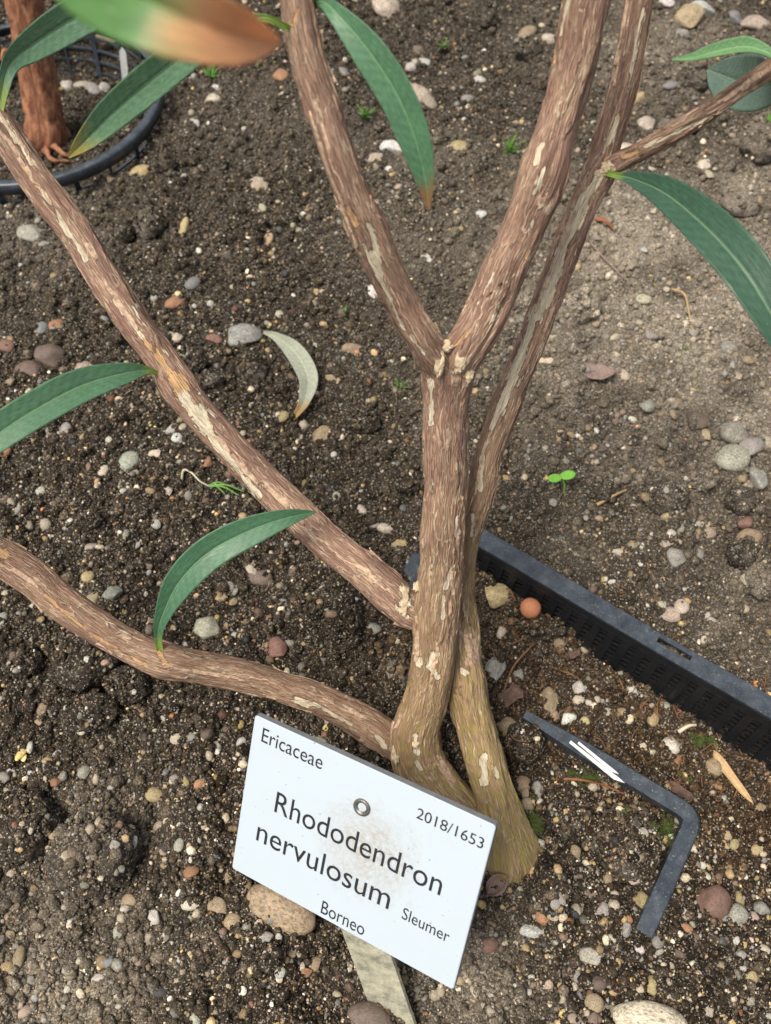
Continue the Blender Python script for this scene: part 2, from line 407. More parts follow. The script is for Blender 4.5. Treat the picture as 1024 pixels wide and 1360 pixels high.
def axis(a0, a1, step, far):
    mid = np.arange(a0, a1, step); out = [0.0]; s = step
    while out[-1] < far: s *= 1.22; out.append(out[-1]+s)
    out = np.array(out[1:])
    return np.r_[(a0-out)[::-1], mid, mid[-1]+out]
X = axis(-0.44, 0.44, 0.00135, 6.0); Y = axis(-0.09, 0.84, 0.00145, 8.0)
GX, GY = np.meshgrid(X, Y); gx, gy = GX.ravel(), GY.ravel()
HZ = base_height(gx, gy)
HW = worley2(np.stack([gx, gy], 1)*210); HW2 = worley2(np.stack([gx, gy], 1)*95+3)
near = (np.abs(gx) < 0.5) & (gy > -0.15) & (gy < 0.9)
HZ = HZ+near*(0.0022*(0.6-HW)+0.0050*(0.55-HW2)*(fbm(np.stack([gx, gy, 0*gx], 1)*30+40, 2) > -0.05))
HMAP = HZ.reshape(GX.shape)
def hgt(x, y, hm=None):
    hm = HMAP if hm is None else hm
    x = np.atleast_1d(x); y = np.atleast_1d(y)
    i = np.clip(np.searchsorted(X, x)-1, 0, len(X)-2); j = np.clip(np.searchsorted(Y, y)-1, 0, len(Y)-2)
    fx = np.clip((x-X[i])/(X[i+1]-X[i]), 0, 1); fy = np.clip((y-Y[j])/(Y[j+1]-Y[j]), 0, 1)
    return (hm[j, i]*(1-fx)+hm[j, i+1]*fx)*(1-fy)+(hm[j+1, i]*(1-fx)+hm[j+1, i+1]*fx)*fy
TOP = None
def hit(u, v, lift=0.0):
    """first point of the ground seen through a pixel"""
    d = ray(u, v); hm = HMAP if TOP is None else TOP
    t = np.linspace((0.06-HC)/d[2], (-0.07-HC)/d[2], 400)
    P = CPOS+d*t[:, None]
    k = np.argmax(P[:, 2] < hgt(P[:, 0], P[:, 1], hm)+lift)
    return P[k]
# dry, paler soil where the photograph has it: spots on the ground
DRY = [(910, 410, 0.13, 1.0), (830, 320, 0.08, 0.9), (985, 560, 0.05, 0.8), (900, 520, 0.05, 0.6), (870, 60, 0.09, 0.45), (990, 250, 0.05, 0.6),
       (560, 220, 0.05, 0.3), (60, 1330, 0.05, 0.45), (110, 1290, 0.04, 0.35), (620, 1290, 0.03, 0.4), (760, 720, 0.03, 0.2), (130, 1110, 0.03, 0.3),
       (1000, 800, 0.05, 0.3), (60, 300, 0.06, 0.25), (560, 320, 0.05, 0.25), (740, 380, 0.04, 0.6), (330, 150, 0.05, 0.15)]
DRYW = [(G(u, v)[:2], r, a) for u, v, r, a in DRY]
def dryness(x, y):
    k = np.zeros_like(x)
    for c, r, a in DRYW: k = np.maximum(k, a*np.exp(-((x-c[0])**2+(y-c[1])**2)/(r*r)))
    p = np.stack([x, y, 0*x], 1)
    return np.clip(k*(1+0.9*fbm(p*45, 3)), 0, 1)
me = mesh_np('soil_ground', np.stack([gx, gy, HZ], 1), grid_faces(len(Y), len(X), False), M['soil'], attrs={'dry': dryness(gx, gy)})
tag(link('soil_ground', me), kind='structure')

# ------------------------------------------------------------------ soil clods
CL = """130 1128 118 104 d|flat-topped dark soil clod with a grey pebble in it, lower left
38 1092 82 84 d|broad dark soil clod at the left edge of the lower soil
115 884 84 62 d|rounded dark soil clod just under the lowest left branch
172 908 58 48 d|dark soil clod touching the rounded clod under the lowest branch
124 945 76 48 d|low dark clod in front of the rounded clod at left
34 878 52 42 d|dark clod under the branch end at the left edge
440 822 80 70 d|big crumbly dark clod below the long diagonal branch
524 892 42 56 g|grey gritty clod against the left side of the trunk base
335 489 42 36 g|grey green clod beside the fallen pale leaf
258 484 36 28 d|small bluish dark clod right of the diagonal branch node
281 505 32 26 t|brown lump beside the small bluish clod
300 474 26 20 d|small dark lump behind the grey green clod
199 296 42 50 t|upright gritty clod behind the diagonal branch
164 310 34 28 d|dark clod left of the upright gritty clod
240 302 26 32 t|yellowish brown clod right of the upright gritty clod
382 292 32 22 d|oval dark lump left of the upper left stem
346 300 22 20 d|round dark lump in the soil between the left stems
220 220 34 24 d|dark clod near the round basket rim
305 340 34 22 t|flat brown lump behind the diagonal branch
771 410 50 46 g|round grey clod with a dimple beside the thin right stem
1010 190 64 62 t|mossy brown clod at the right edge below the twig
922 104 46 40 d|dark clod between the twig and the top pebbles
900 168 52 34 g|grey flat clod under the slender right twig
984 274 48 30 g|pale grey clod behind the dark right leaf
798 648 42 36 d|dark clod right of the two-leaved seedling
882 662 54 46 d|largest dark clod in the soil behind the square pot
850 655 34 32 d|dark clod left of the largest clod behind the square pot
982 666 42 38 d|dark clod near the pale stones at the right edge
930 640 34 26 g|greyish lump among the stones at the right
720 832 60 30 d|dark lump inside the square pot beside the clay ball
803 900 36 26 t|brown gritty lump in the middle of the square pot
694 985 50 52 d|dark purple clod between the stem and the broken rim
755 1088 58 54 t|smooth brown clod inside the broken rim
822 1112 98 92 t|large tan crumbly clod inside the broken rim corner
728 1178 56 60 d|dark clod in front of the stem base
836 1299 42 34 d|purplish clod near the bottom stone
961 1311 34 46 d|dark brown clod in the lower right corner
655 1345 30 28 d|dark lump right of the name plate stake
742 1228 40 36 d|grey dark clod beside the white oblong pebble
985 735 44 40 d|dark clod at the right edge behind the pot rim
1006 770 40 48 g|grey mossy rock-like clod at the right edge
360 1268 34 30 d|black lump left of the name plate stake
640 30 40 26 d|dark clod between the two upper stems at the top
700 70 40 34 d|dark clod left of the thick upper right stem
120 690 36 26 d|dark lump above the lowest left branch
190 680 40 28 d|dark lump between the two left branches
540 640 44 34 d|dark crumbly lump just left of the trunk
480 560 46 34 d|dark lump in the soil left of the trunk"""
CCOL = {'d': 0.0, 'g': 0.55, 't': 0.3}
TOP = HMAP.copy()
cl_pts = []
for k, line in enumerate(CL.split('\n')):
    num, lab = line.split('|'); u, v, wpx, hpx, c = num.split(); u, v, wpx, hpx = map(float, (u, v, wpx, hpx))
    p = hit(u, v+0.1*hpx) if True else 0
    d = depth(p); rx = 0.5*wpx*d/FPX; ry = 0.52*hpx*d/FPX; rz = 0.95*min(rx, ry)
    V, F = ico(5 if wpx > 55 else 4)
    V = V.copy(); sd_ = rng.uniform(0, 50)
    q = np.sign(V)*np.abs(V)**0.85; V = V/np.maximum(1e-6, np.linalg.norm(q, axis=1))[:, None]**0.3
    V = V*(1+0.22*fbm(V*1.3+sd_, 2)+0.15*fbm(V*3.2+sd_, 2))[:, None]
    S = V*np.array([rx, ry, rz])
    S = S*(1+(0.30*(0.5-worley(S*260+sd_))+0.10*fbm(S*900+sd_, 2))*0.0045/max(rx, 0.004))[:, None]
    if 'dimple' in lab:
        rr = np.hypot(S[:, 0], S[:, 1])/rx; S[:, 2] -= 0.9*rz*np.exp(-(rr/0.28)**2)*(S[:, 2] > 0)
    a = rng.uniform(-0.3, 0.3); R = np.array([[math.cos(a), -math.sin(a), 0], [math.sin(a), math.cos(a), 0], [0, 0, 1]])
    S = S @ R.T
    ce = np.array([p[0], p[1], hgt(p[0], p[1])[0]+0.36*rz])
    o = link('soil_clod', mesh_np('soil_clod', S, F, M['soil'], attrs={'dry': np.clip(CCOL[c]+0.15*vnoise(S*150+3)+0.6*dryness(ce[:1], ce[1:2])[0], 0, 1)}), None, tuple(ce))
    tag(o, lab, 'soil clod', 'soil clods lying on the bed')
    xs = np.abs(X-ce[0]) < rx*1.2; ys = np.abs(Y-ce[1]) < ry*1.2
    ix, iy = np.where(xs)[0], np.where(ys)[0]
    xx, yy = np.meshgrid(X[ix], Y[iy]); e = ((xx-ce[0])/rx)**2+((yy-ce[1])/ry)**2
    zz = np.where(e < 0.95, ce[2]+rz*np.sqrt(np.clip(1-e, 0, 1)), -1)
    TOP[np.ix_(iy, ix)] = np.maximum(TOP[np.ix_(iy, ix)], zz)

# ------------------------------------------------------------------ soil crumbs and gravel grains (uncountable)
def scatter_tree(name, mat, subdiv, variants, amp, nscale):
    ng = bpy.data.node_groups.new(name, 'GeometryNodeTree')
    ng.interface.new_socket('Geometry', in_out='INPUT', socket_type='NodeSocketGeometry')
    ng.interface.new_socket('Geometry', in_out='OUTPUT', socket_type='NodeSocketGeometry')
    n = ng.nodes; lk = ng.links.new
    gi, go = n.new('NodeGroupInput'), n.new('NodeGroupOutput')
    jn = n.new('GeometryNodeJoinGeometry')
    for k in range(variants):
        ic = n.new('GeometryNodeMeshIcoSphere'); ic.inputs['Radius'].default_value = 1; ic.inputs['Subdivisions'].default_value = subdiv
        po = n.new('GeometryNodeInputPosition'); tx = n.new('ShaderNodeTexNoise'); tx.noise_dimensions = '4D'
        tx.inputs['W'].default_value = 3.7*k+1; tx.inputs['Scale'].default_value = nscale; tx.inputs['Detail'].default_value = 3; tx.inputs['Roughness'].default_value = 0.6
        lk(po.outputs[0], tx.inputs['Vector'])
        mr = n.new('ShaderNodeMapRange'); mr.inputs['To Min'].default_value = -amp; mr.inputs['To Max'].default_value = amp; mr.inputs['From Min'].default_value = 0.2; mr.inputs['From Max'].default_value = 0.8
        lk(tx.outputs[0], mr.inputs['Value'])
        sc = n.new('ShaderNodeVectorMath'); sc.operation = 'SCALE'; lk(po.outputs[0], sc.inputs[0]); lk(mr.outputs[0], sc.inputs['Scale'])
        sp = n.new('GeometryNodeSetPosition'); lk(ic.outputs['Mesh'], sp.inputs['Geometry']); lk(sc.outputs[0], sp.inputs['Offset'])
        sm = n.new('GeometryNodeSetMaterial'); sm.inputs['Material'].default_value = mat; lk(sp.outputs[0], sm.inputs['Geometry'])
        ss = n.new('GeometryNodeSetShadeSmooth'); lk(sm.outputs[0], ss.inputs[0])
        g2 = n.new('GeometryNodeGeometryToInstance'); lk(ss.outputs[0], g2.inputs[0]); lk(g2.outputs[0], jn.inputs[0])
    ip = n.new('GeometryNodeInstanceOnPoints'); lk(gi.outputs[0], ip.inputs['Points']); lk(jn.outputs[0], ip.inputs['Instance'])
    ip.inputs['Pick Instance'].default_value = True
    def na(nm, typ):
        a = n.new('GeometryNodeInputNamedAttribute'); a.data_type = typ; a.inputs['Name'].default_value = nm; return a.outputs['Attribute']
    lk(na('idx', 'INT'), ip.inputs['Instance Index'])
    er = n.new('FunctionNodeEulerToRotation'); lk(na('rot', 'FLOAT_VECTOR'), er.inputs[0]); lk(er.outputs[0], ip.inputs['Rotation'])
    lk(na('scl', 'FLOAT_VECTOR'), ip.inputs['Scale']); lk(ip.outputs[0], go.inputs[0])
    return ng
def scatter(name, P, S, C, tree, variants, flatten=False):
    me = bpy.data.meshes.new(name); me.vertices.add(len(P)); me.vertices.foreach_set('co', np.asarray(P, np.float32).ravel())
    rot = rng.uniform(0, 2*np.pi, (len(P), 3))
    if flatten: rot[:, :2] = rng.normal(0, 0.35, (len(P), 2))
    me.attributes.new('rot', 'FLOAT_VECTOR', 'POINT').data.foreach_set('vector', rot.astype(np.float32).ravel())
    me.attributes.new('scl', 'FLOAT_VECTOR', 'POINT').data.foreach_set('vector', np.asarray(S, np.float32).ravel())
    me.attributes.new('idx', 'INT', 'POINT').data.foreach_set('value', rng.integers(0, variants, len(P)).astype(np.int32))
    me.attributes.new('col', 'FLOAT_COLOR', 'POINT').data.foreach_set('color', np.c_[C, np.ones(len(C))].astype(np.float32).ravel())
    o = link(name, me); md = o.modifiers.new('scatter', 'NODES'); md.node_group = tree
    return o
def ground_points(n):
    """denser close by; covers the frame and a margin"""
    u = rng.uniform(-260, 1284, n*2); v = rng.uniform(-160, 1560, n*2)
    th = (v-680)/FPX; dz = -math.sin(PITCH)-math.cos(PITCH)*th
    ok = dz < -0.28
    u, v, dz, th = u[ok][:n], v[ok][:n], dz[ok][:n], th[ok][:n]
    t = -HC/dz
    x = t*(u-512)/FPX; y = t*(math.cos(PITCH)-math.sin(PITCH)*th)
    return x, y, t
NCR = 230000
x, y, t = ground_points(NCR)
r = 0.00046*(1/(1-0.985*rng.uniform(0, 1, len(x))))**0.42*rng.uniform(0.8, 1.3, len(x))*(0.55+0.45*t/0.4)
r = np.minimum(r, 0.0042)
dry = dryness(x, y)
clump = fbm(np.stack([x, y, 0*x], 1)*55+8, 3)
keep = (rng.uniform(0, 1, len(x)) < 0.70+0.6*clump) | (r < 0.0008)
x, y, t, r, dry = [a[keep] for a in (x, y, t, r, dry)]
z = hgt(x, y, TOP)+r*rng.uniform(0.0, 0.55, len(x))
br = np.exp(rng.normal(0.05, 0.65, len(x)))[:, None]
dark = np.array([0.026, 0.020, 0.0145])*br+np.array([0.014, 0.007, 0.0])*rng.uniform(0, 1, (len(x), 1))
pale = np.array([0.30, 0.255, 0.195])*np.exp(rng.normal(0, 0.25, len(x)))[:, None]
qq = np.stack([x, y], 1)-PC; pe1, pe2 = qq @ E1, qq @ E2
peat = (sst(0, 0.02, pe1)*sst(0.0, 0.01, pe2)*(1-sst(0.06, 0.13, pe2)))[:, None]     # dark red brown peat in the sunk basket
dark = dark*(1-0.25*peat)+np.array([0.022, 0.008, 0.0])*peat*br*0.8
col = dark*(1-dry[:, None])+pale*dry[:, None]
S = r[:, None]*rng.uniform(0.75, 1.25, (len(x), 3))
o = scatter('soil_crumbs', np.stack([x, y, z], 1), S, col, scatter_tree('crumb_scatter', M['crumb'], 3, 7, 0.42, 1.7), 7)
tag(o, 'loose dark brown soil crumbs covering the whole bed', 'soil', kind='stuff')

PAL = {'w': (0.56, 0.53, 0.46), 'c': (0.52, 0.44, 0.31), 't': (0.40, 0.28, 0.145), 'y': (0.45, 0.34, 0.13), 'g': (0.32, 0.30, 0.255), 's': (0.21, 0.21, 0.205),
       'o': (0.42, 0.18, 0.065), 'r': (0.235, 0.11, 0.075), 'b': (0.17, 0.115, 0.08), 'p': (0.40, 0.30, 0.22), 'd': (0.045, 0.045, 0.05), 'n': (0.37, 0.355, 0.275)}
keys = 'wctygsorbpdn'; prob = np.array([0.06, 0.22, 0.22, 0.05, 0.18, 0.06, 0.02, 0.018, 0.14, 0.05, 0.02, 0.04]); prob /= prob.sum()
PALA = np.array([PAL[k] for k in keys])
NGR = 105000
x, y, t = ground_points(NGR)
gd = fbm(np.stack([x, y, 0*x], 1)*24+77, 3)
u_, v_ = to_px(np.stack([x, y, 0*x], 1))
boost = 0.30+0.30*sst(850, 1150, v_)+0.30*(np.exp(-((u_-180)/160)**2-((v_-680)/140)**2))+0.25*np.exp(-((u_-900)/200)**2-((v_-520)/260)**2)
qq = np.stack([x, y], 1)-PC; pe1, pe2 = qq @ E1, qq @ E2
keep = rng.uniform(0, 1, len(x)) < (boost+0.45*gd)*(1-0.65*sst(0, 0.02, pe1)*sst(0.0, 0.01, pe2)*(1-sst(0.05, 0.10, pe2)))
x, y, t = x[keep], y[keep], t[keep]
r = 0.00043*(1/(1-0.985*rng.uniform(0, 1, len(x))))**0.42*rng.uniform(0.85, 1.2, len(x))*(0.6+0.4*t/0.4); r = np.minimum(r, 0.0026)
z = hgt(x, y, TOP)+r*rng.uniform(0.1, 0.55, len(x))
col = PALA[rng.choice(len(keys), len(x), p=prob)]*np.exp(rng.normal(-0.30, 0.42, len(x)))[:, None]
dr = dryness(x, y)[:, None]; col = col*(1-0.6*dr)+np.array([0.24, 0.21, 0.17])*0.6*dr
S = r[:, None]*np.stack([rng.uniform(0.9, 1.4, len(x)), rng.uniform(0.75, 1.1, len(x)), rng.uniform(0.55, 0.85, len(x))], 1)
o = scatter('gravel_grains', np.stack([x, y, z], 1), S, col, scatter_tree('grain_scatter', M['grain'], 3, 6, 0.22, 1.1), 6, True)
tag(o, 'fine mixed gravel and sand grains strewn through the soil', 'gravel', kind='stuff')
# ------------------------------------------------------------------ the rhododendron
def pth(rows):
    """rows of (u, v, width px, height z) -> (n,4) of x y z radius"""
    out = []
    for u, v, wpx, z in rows:
        p = G(u, v, z); out.append([*p, 0.5*wpx*depth(p)/FPX])
    return np.array(out)
ROOT = G(660, 1128, 0)
plant = empty('rhododendron_plant', (ROOT[0], ROOT[1], 0.0))
tag(plant, 'multi-stemmed shrub with peeling red brown bark and narrow green leaves', 'shrub')
# bare, pale patches: capsules between two pixels on the stem surface (u1 v1 u2 v2 radius px, tan?)
PALE = {'trunk': [(564, 515, 562, 565, 6, 0), (619, 690, 617, 712, 6, 0), (607, 760, 596, 790, 4, 0), (592, 800, 586, 830, 3, 0), (580, 880, 577, 893, 6, 0), (578, 893, 586, 910, 5, 0),
                  (582, 470, 586, 498, 6, 0), (603, 468, 600, 500, 7, 0), (570, 478, 560, 460, 4, 1), (622, 490, 626, 505, 6, 1), (545, 985, 553, 1010, 5, 0), (550, 1022, 553, 1030, 4, 0), (545, 880, 550, 884, 6, 0)],
        'upleft': [(494, 308, 502, 338, 5, 0), (502, 335, 509, 372, 6, 0), (490, 345, 503, 392, 5, 0), (478, 335, 530, 445, 4, 0), (462, 290, 470, 305, 5, 1), (388, 20, 384, 40, 4, 1), (540, 455, 560, 478, 4, 0)],
        'upright': [(719, 232, 714, 265, 6, 0), (709, 190, 703, 215, 4, 0), (716, 140, 728, 80, 2.5, 1), (746, 0, 735, 50, 4, 0), (725, 320, 700, 350, 3, 1), (625, 400, 645, 360, 3, 0), (595, 455, 615, 440, 5, 1)],
        'stem': [(790, 238, 760, 300, 7, 0), (768, 290, 738, 350, 9, 0), (738, 345, 706, 425, 10, 0), (706, 420, 675, 500, 10, 0), (675, 500, 655, 550, 8, 0), (655, 545, 632, 600, 4, 0), (800, 230, 808, 222, 9, 1), (632, 610, 628, 650, 4, 0),
                 (640, 1015, 640, 1050, 5, 0), (668, 1020, 672, 1030, 4, 0), (655, 1018, 656, 1030, 4, 1), (612, 882, 620, 884, 5, 0), (625, 690, 632, 720, 3, 0)],
        'diag': [(241, 530, 262, 570, 9, 0), (262, 570, 300, 625, 10, 0), (300, 625, 340, 668, 9, 0), (232, 500, 245, 525, 11, 1), (150, 408, 195, 455, 3.5, 0), (195, 450, 222, 485, 5, 1), (60, 262, 85, 320, 4, 0), (85, 318, 112, 352, 4, 0), (10, 150, 50, 220, 4, 0),
                 (20, 225, 60, 275, 3, 1), (545, 785, 540, 812, 7, 0), (532, 815, 540, 830, 4, 0)],
        'low': [(398, 936, 430, 946, 5, 0), (430, 948, 470, 972, 2.5, 0), (220, 872, 230, 884, 5, 1), (60, 800, 130, 860, 2.5, 1), (0, 724, 15, 732, 8, 1), (130, 858, 200, 892, 2.5, 1), (505, 985, 518, 1000, 4, 0)],
        'top': [(800, 215, 812, 160, 3, 0), (838, 100, 845, 60, 2.5, 0)], 'twig': [(850, 200, 940, 160, 3, 0), (990, 112, 960, 135, 3, 0), (820, 208, 835, 205, 5, 1)]}
FIBRES = []
def limb(name, key, rows, nodes=(), seg=72, algae=0.0, amp=1.0, seed=0.0, flare=()):
    P = pth(rows); ln = np.linalg.norm(np.diff(P[:, :3], axis=0), axis=1).sum()
    n = max(24, int(ln/0.0011)); C = catmull(P, n)
    Cc, R = C[:, :3], np.maximum(C[:, 3]*0.88, 0.0012)
    s = np.r_[0, np.cumsum(np.linalg.norm(np.diff(Cc, axis=0), axis=1))]
    Cc = Cc+0.0006*amp*np.stack([vnoise(np.stack([s*45+seed, s*0+k, s*0], 1)) for k in range(3)], 1)
    for u, v, z, bul, wid in nodes:
        q = G(u, v, z); d = np.linalg.norm(Cc-q, axis=1); R = R*(1+bul*np.exp(-(d/wid)**2))
    T, A, B = frames(Cc, np.array([0.05, 0.55, -0.85]))          # the seam looks away from above
    th = np.linspace(0, 2*np.pi, seg, endpoint=False)
    ct, sn = np.cos(th), np.sin(th)
    nv = np.stack([np.tile(ct, n), np.tile(sn, n), np.repeat(s, seg)], 1)
    rr = np.repeat(R, seg)
    low = fbm(np.c_[nv[:, :2]*1.3, nv[:, 2]*38]+seed, 2)
    rid = fbm(np.c_[nv[:, :2]*7.0, nv[:, 2]*60]+seed+5, 3); rid = 1-2*np.abs(rid)
    fine = fbm(np.c_[nv[:, :2]*18.0, nv[:, 2]*200]+seed+9, 2)
    plate = sst(0.02, 0.10, fbm(np.c_[nv[:, :2]*1.9, nv[:, 2]*30]+seed+21, 3))   # flaking bark plates: real steps
    disp = rr*(0.07*low+0.035*rid)*amp+0.00022*fine+0.00075*plate*np.clip(rr/0.006, 0.4, 1)
    V0 = np.repeat(Cc, seg, 0)+(np.tile(ct, n)[:, None]*np.repeat(A, seg, 0)+np.tile(sn, n)[:, None]*np.repeat(B, seg, 0))*(rr+disp)[:, None]
    pale = np.zeros(len(V0)); tanm = np.zeros(len(V0))
    for u1, v1, u2, v2, rp, tn in PALE.get(key, []):
        a_, b_ = [], []
        for (u, v, L_) in ((u1, v1, a_), (u2, v2, b_)):
            pu, pv = to_px(V0); dd = (V0-CPOS) @ CFW
            near_ = (pu-u)**2+(pv-v)**2 < 100
            if not near_.any(): near_ = (pu-u)**2+(pv-v)**2 < 500
            if near_.any(): L_.append(V0[near_][np.argmin(dd[near_])])
        if not a_ or not b_: continue
        a, b = a_[0], b_[0]; ab = b-a; tt = np.clip(((V0-a) @ ab)/max(1e-12, ab @ ab), 0, 1)
        d = np.linalg.norm(V0-(a+tt[:, None]*ab), axis=1); rad = rp*depth(a)/FPX*0.9*(1+0.9*fbm(V0*np.array([420., 230, 230])+u1, 3))
        k = np.clip(1.0-0.5*d/rad, 0, 1); k = np.where(k > 0, k, 0)
        tanm = np.where(k > pale, tn, tanm); pale = np.maximum(pale, k)
    # pale bare flecks of their own where plates have come away
    own = fbm(np.c_[nv[:, :2]*1.6, nv[:, 2]*26]+seed+60, 2)
    pale = np.maximum(pale, 0.42*sst(0.40, 0.60, own))
    V0 = V0-(np.tile(ct, n)[:, None]*np.repeat(A, seg, 0)+np.tile(sn, n)[:, None]*np.repeat(B, seg, 0))*(0.00045*sst(0.42, 0.55, pale))[:, None]
    F = grid_faces(n, seg).tolist()+[list(range(seg))[::-1], [(n-1)*seg+k for k in range(seg)]]
    al = algae*np.clip(1.15-V0[:, 2]/0.14, 0, 1)
    uv = np.c_[np.tile(th, n)/(2*np.pi)*0.055+seed, np.repeat(s, seg)+seed]
    o = part(name, V0, F, M['bark'], plant, uv=uv, attrs={'pale': pale, 'tan': tanm, 'algae': al})
    FIBRES.append((o, V0, n, seg, R, key))
    return o
TR = limb('trunk', 'trunk', [(672, 1148, 60, -.014), (640, 1108, 58, .000), (598, 1062, 64, .010), (560, 1015, 76, .020), (553, 975, 68, .034), (562, 935, 61, .047), (573, 885, 62, .063), (578, 835, 61, .078), (585, 760, 61, .100), (589, 680, 62, .125),
      (591, 600, 62, .147), (592, 540, 63, .164), (594, 492, 68, .178), (594, 462, 40, .187)], [(594, 480, .182, 0.14, .010), (550, 800, .085, 0.07, .015), (588, 705, .118, 0.05, .006)], 110, 0.75, 1.0, 1.3)
limb('branch', 'upleft', [(603, 522, 36, .168), (583, 482, 50, .183), (560, 448, 47, .195), (535, 408, 46, .205), (498, 330, 50, .226), (455, 225, 50, .250), (420, 110, 48, .270), (396, 10, 43, .286), (374, -90, 42, .302)],
     [(478, 290, .234, 0.10, .006), (398, 25, .285, 0.08, .007)], 80, 0, 1, 4.1)
limb('branch', 'upright', [(580, 525, 36, .168), (607, 480, 56, .182), (632, 440, 58, .192), (655, 395, 60, .201), (690, 310, 59, .220), (720, 235, 63, .236), (738, 175, 59, .246), (764, 80, 63, .263), (782, -10, 64, .280), (800, -95, 62, .296)],
     [(722, 232, .237, 0.10, .008)], 90, 0, 1, 7.7)
limb('branch', 'stem', [(672, 1160, 70, -.016), (670, 1132, 82, -.002), (664, 1100, 70, .007), (655, 1055, 57, .018), (642, 1003, 55, .029), (628, 950, 55, .039), (620, 900, 52, .048), (612, 830, 46, .058), (611, 760, 42, .078), (622, 700, 40, .098), (645, 620, 41, .123), (675, 530, 40, .145),
      (705, 455, 40, .165), (745, 350, 40, .190), (784, 258, 40, .210), (806, 208, 36, .220)], [(800, 228, .216, 0.18, .006), (620, 905, .048, 0.14, .010), (640, 690, .105, 0.1, .006), (672, 540, .144, 0.08, .006), (668, 1128, 0.0, 0.20, .016)], 84, 1.0, 1.1, 11.2)
limb('branch', 'top', [(790, 248, 30, .211), (804, 205, 38, .220), (817, 155, 38, .231), (838, 60, 38, .251), (855, -25, 37, .268), (868, -90, 35, .281)], [], 60, 0, 1.3, 15.4)
limb('branch', 'twig', [(795, 232, 24, .214), (812, 219, 30, .219), (838, 207, 26, .223), (880, 184, 28, .232), (940, 148, 27, .245), (990, 114, 25, .256), (1030, 90, 27, .265), (1090, 55, 24, .28)], [(1024, 93, .264, 0.15, .004)], 48, 0, 1.3, 19.8)
limb('branch', 'diag', [(588, 838, 26, .066), (555, 815, 46, .073), (520, 788, 53, .078), (480, 755, 52, .083), (430, 715, 50, .090), (370, 660, 48, .100), (300, 590, 46, .115), (245, 525, 49, .130), (215, 480, 46, .139), (160, 400, 46, .155), (100, 310, 47, .171),
      (50, 240, 45, .185), (0, 172, 43, .200), (-60, 90, 42, .217), (-130, 0, 40, .238), (-210, -110, 38, .262), (-270, -200, 36, .285)], [(238, 512, .132, 0.14, .007), (2, 160, .201, 0.1, .006)], 80, 0, 1, 23.1)
limb('branch', 'low', [(560, 1012, 30, .018), (530, 992, 44, .021), (500, 972, 48, .026), (470, 952, 46, .032), (430, 932, 44, .040), (380, 914, 43, .048), (300, 894, 43, .060), (215, 876, 45, .075), (150, 846, 43, .085), (90, 803, 49, .095), (40, 768, 51, .104),
      (0, 742, 50, .112), (-60, 705, 50, .125), (-120, 660, 48, .14)], [(217, 876, .075, 0.12, .006), (400, 920, .045, .06, .006)], 80, 0.2, 1, 29.9)
# stub of a cut shoot on the right stem
Pst = pth([(624, 925, 30, .044), (615, 912, 30, .050), (610, 906, 26, .053)]); Cst = catmull(Pst, 12)
Vs, Fs = tube(Cst[:, :3], Cst[:, 3]*np.r_[np.ones(9), .97, .9, .8], 40)
Vs = Vs+0.0005*np.stack([vnoise(Vs*500+k*9) for k in range(3)], 1)
part('cut_stub', Vs, Fs, M['bark'], plant, uv=np.c_[np.tile(np.linspace(0, .05, 40), 12), np.repeat(np.arange(12)*.001, 40)], attrs={'pale': np.zeros(len(Vs)), 'tan': np.zeros(len(Vs)), 'algae': np.full(len(Vs), .6)})
# bark flakes lifting off and loose fibres, each stem its own
for o, V0, n, seg, R, key in FIBRES:
    ring = V0.reshape(n, seg, 3); pts = []
    cen = ring.mean(1)
    nf = int(n*0.12)
    flakes = []
    for k in range(nf):
        i0 = rng.integers(4, max(6, n-34)); ln_ = int(rng.integers(8, 36)); i1 = min(n-2, i0+ln_); j = rng.integers(0, seg); wj = int(rng.integers(1, 6))
        idx = np.arange(i0, i1); m = len(idx)
        if m < 5: continue
        jj = (j+np.round(1.4*vnoise(np.stack([idx*0.25, idx*0+k, idx*0], 1))).astype(int)) % seg
        e1 = ring[idx, jj]; e2 = ring[idx, (jj+wj) % seg]
        n1 = e1-cen[idx]; n1 /= np.linalg.norm(n1, axis=1)[:, None]
        tt = np.linspace(0, 1, m); lift = (0.0002+0.0016*rng.uniform(0.0, 1)**2*np.abs(2*tt-1)**2.5)
        taper = np.sin(np.pi*np.clip(tt*0.96+0.02, 0, 1))**0.6
        mid = (e1+e2)/2; e1 = mid+(e1-mid)*taper[:, None]; e2 = mid+(e2-mid)*taper[:, None]
        a = e1+n1*lift[:, None]; b = e2+n1*(0.00012+0*lift[:, None]); a2 = a-n1*0.00018; b2 = b-n1*0.00018
        V = np.stack([a, b, b2, a2], 1).reshape(-1, 3)
        flakes.append((V, grid_faces(m, 4).tolist()+[[3, 2, 1, 0], [(m-1)*4+q for q in range(4)]]))
    if flakes:
        V, F = join(flakes)
        f = part('bark_flakes', V, F, M['straw'] if False else M['flake'], o, smooth=False); f['kind'] = 'stuff'

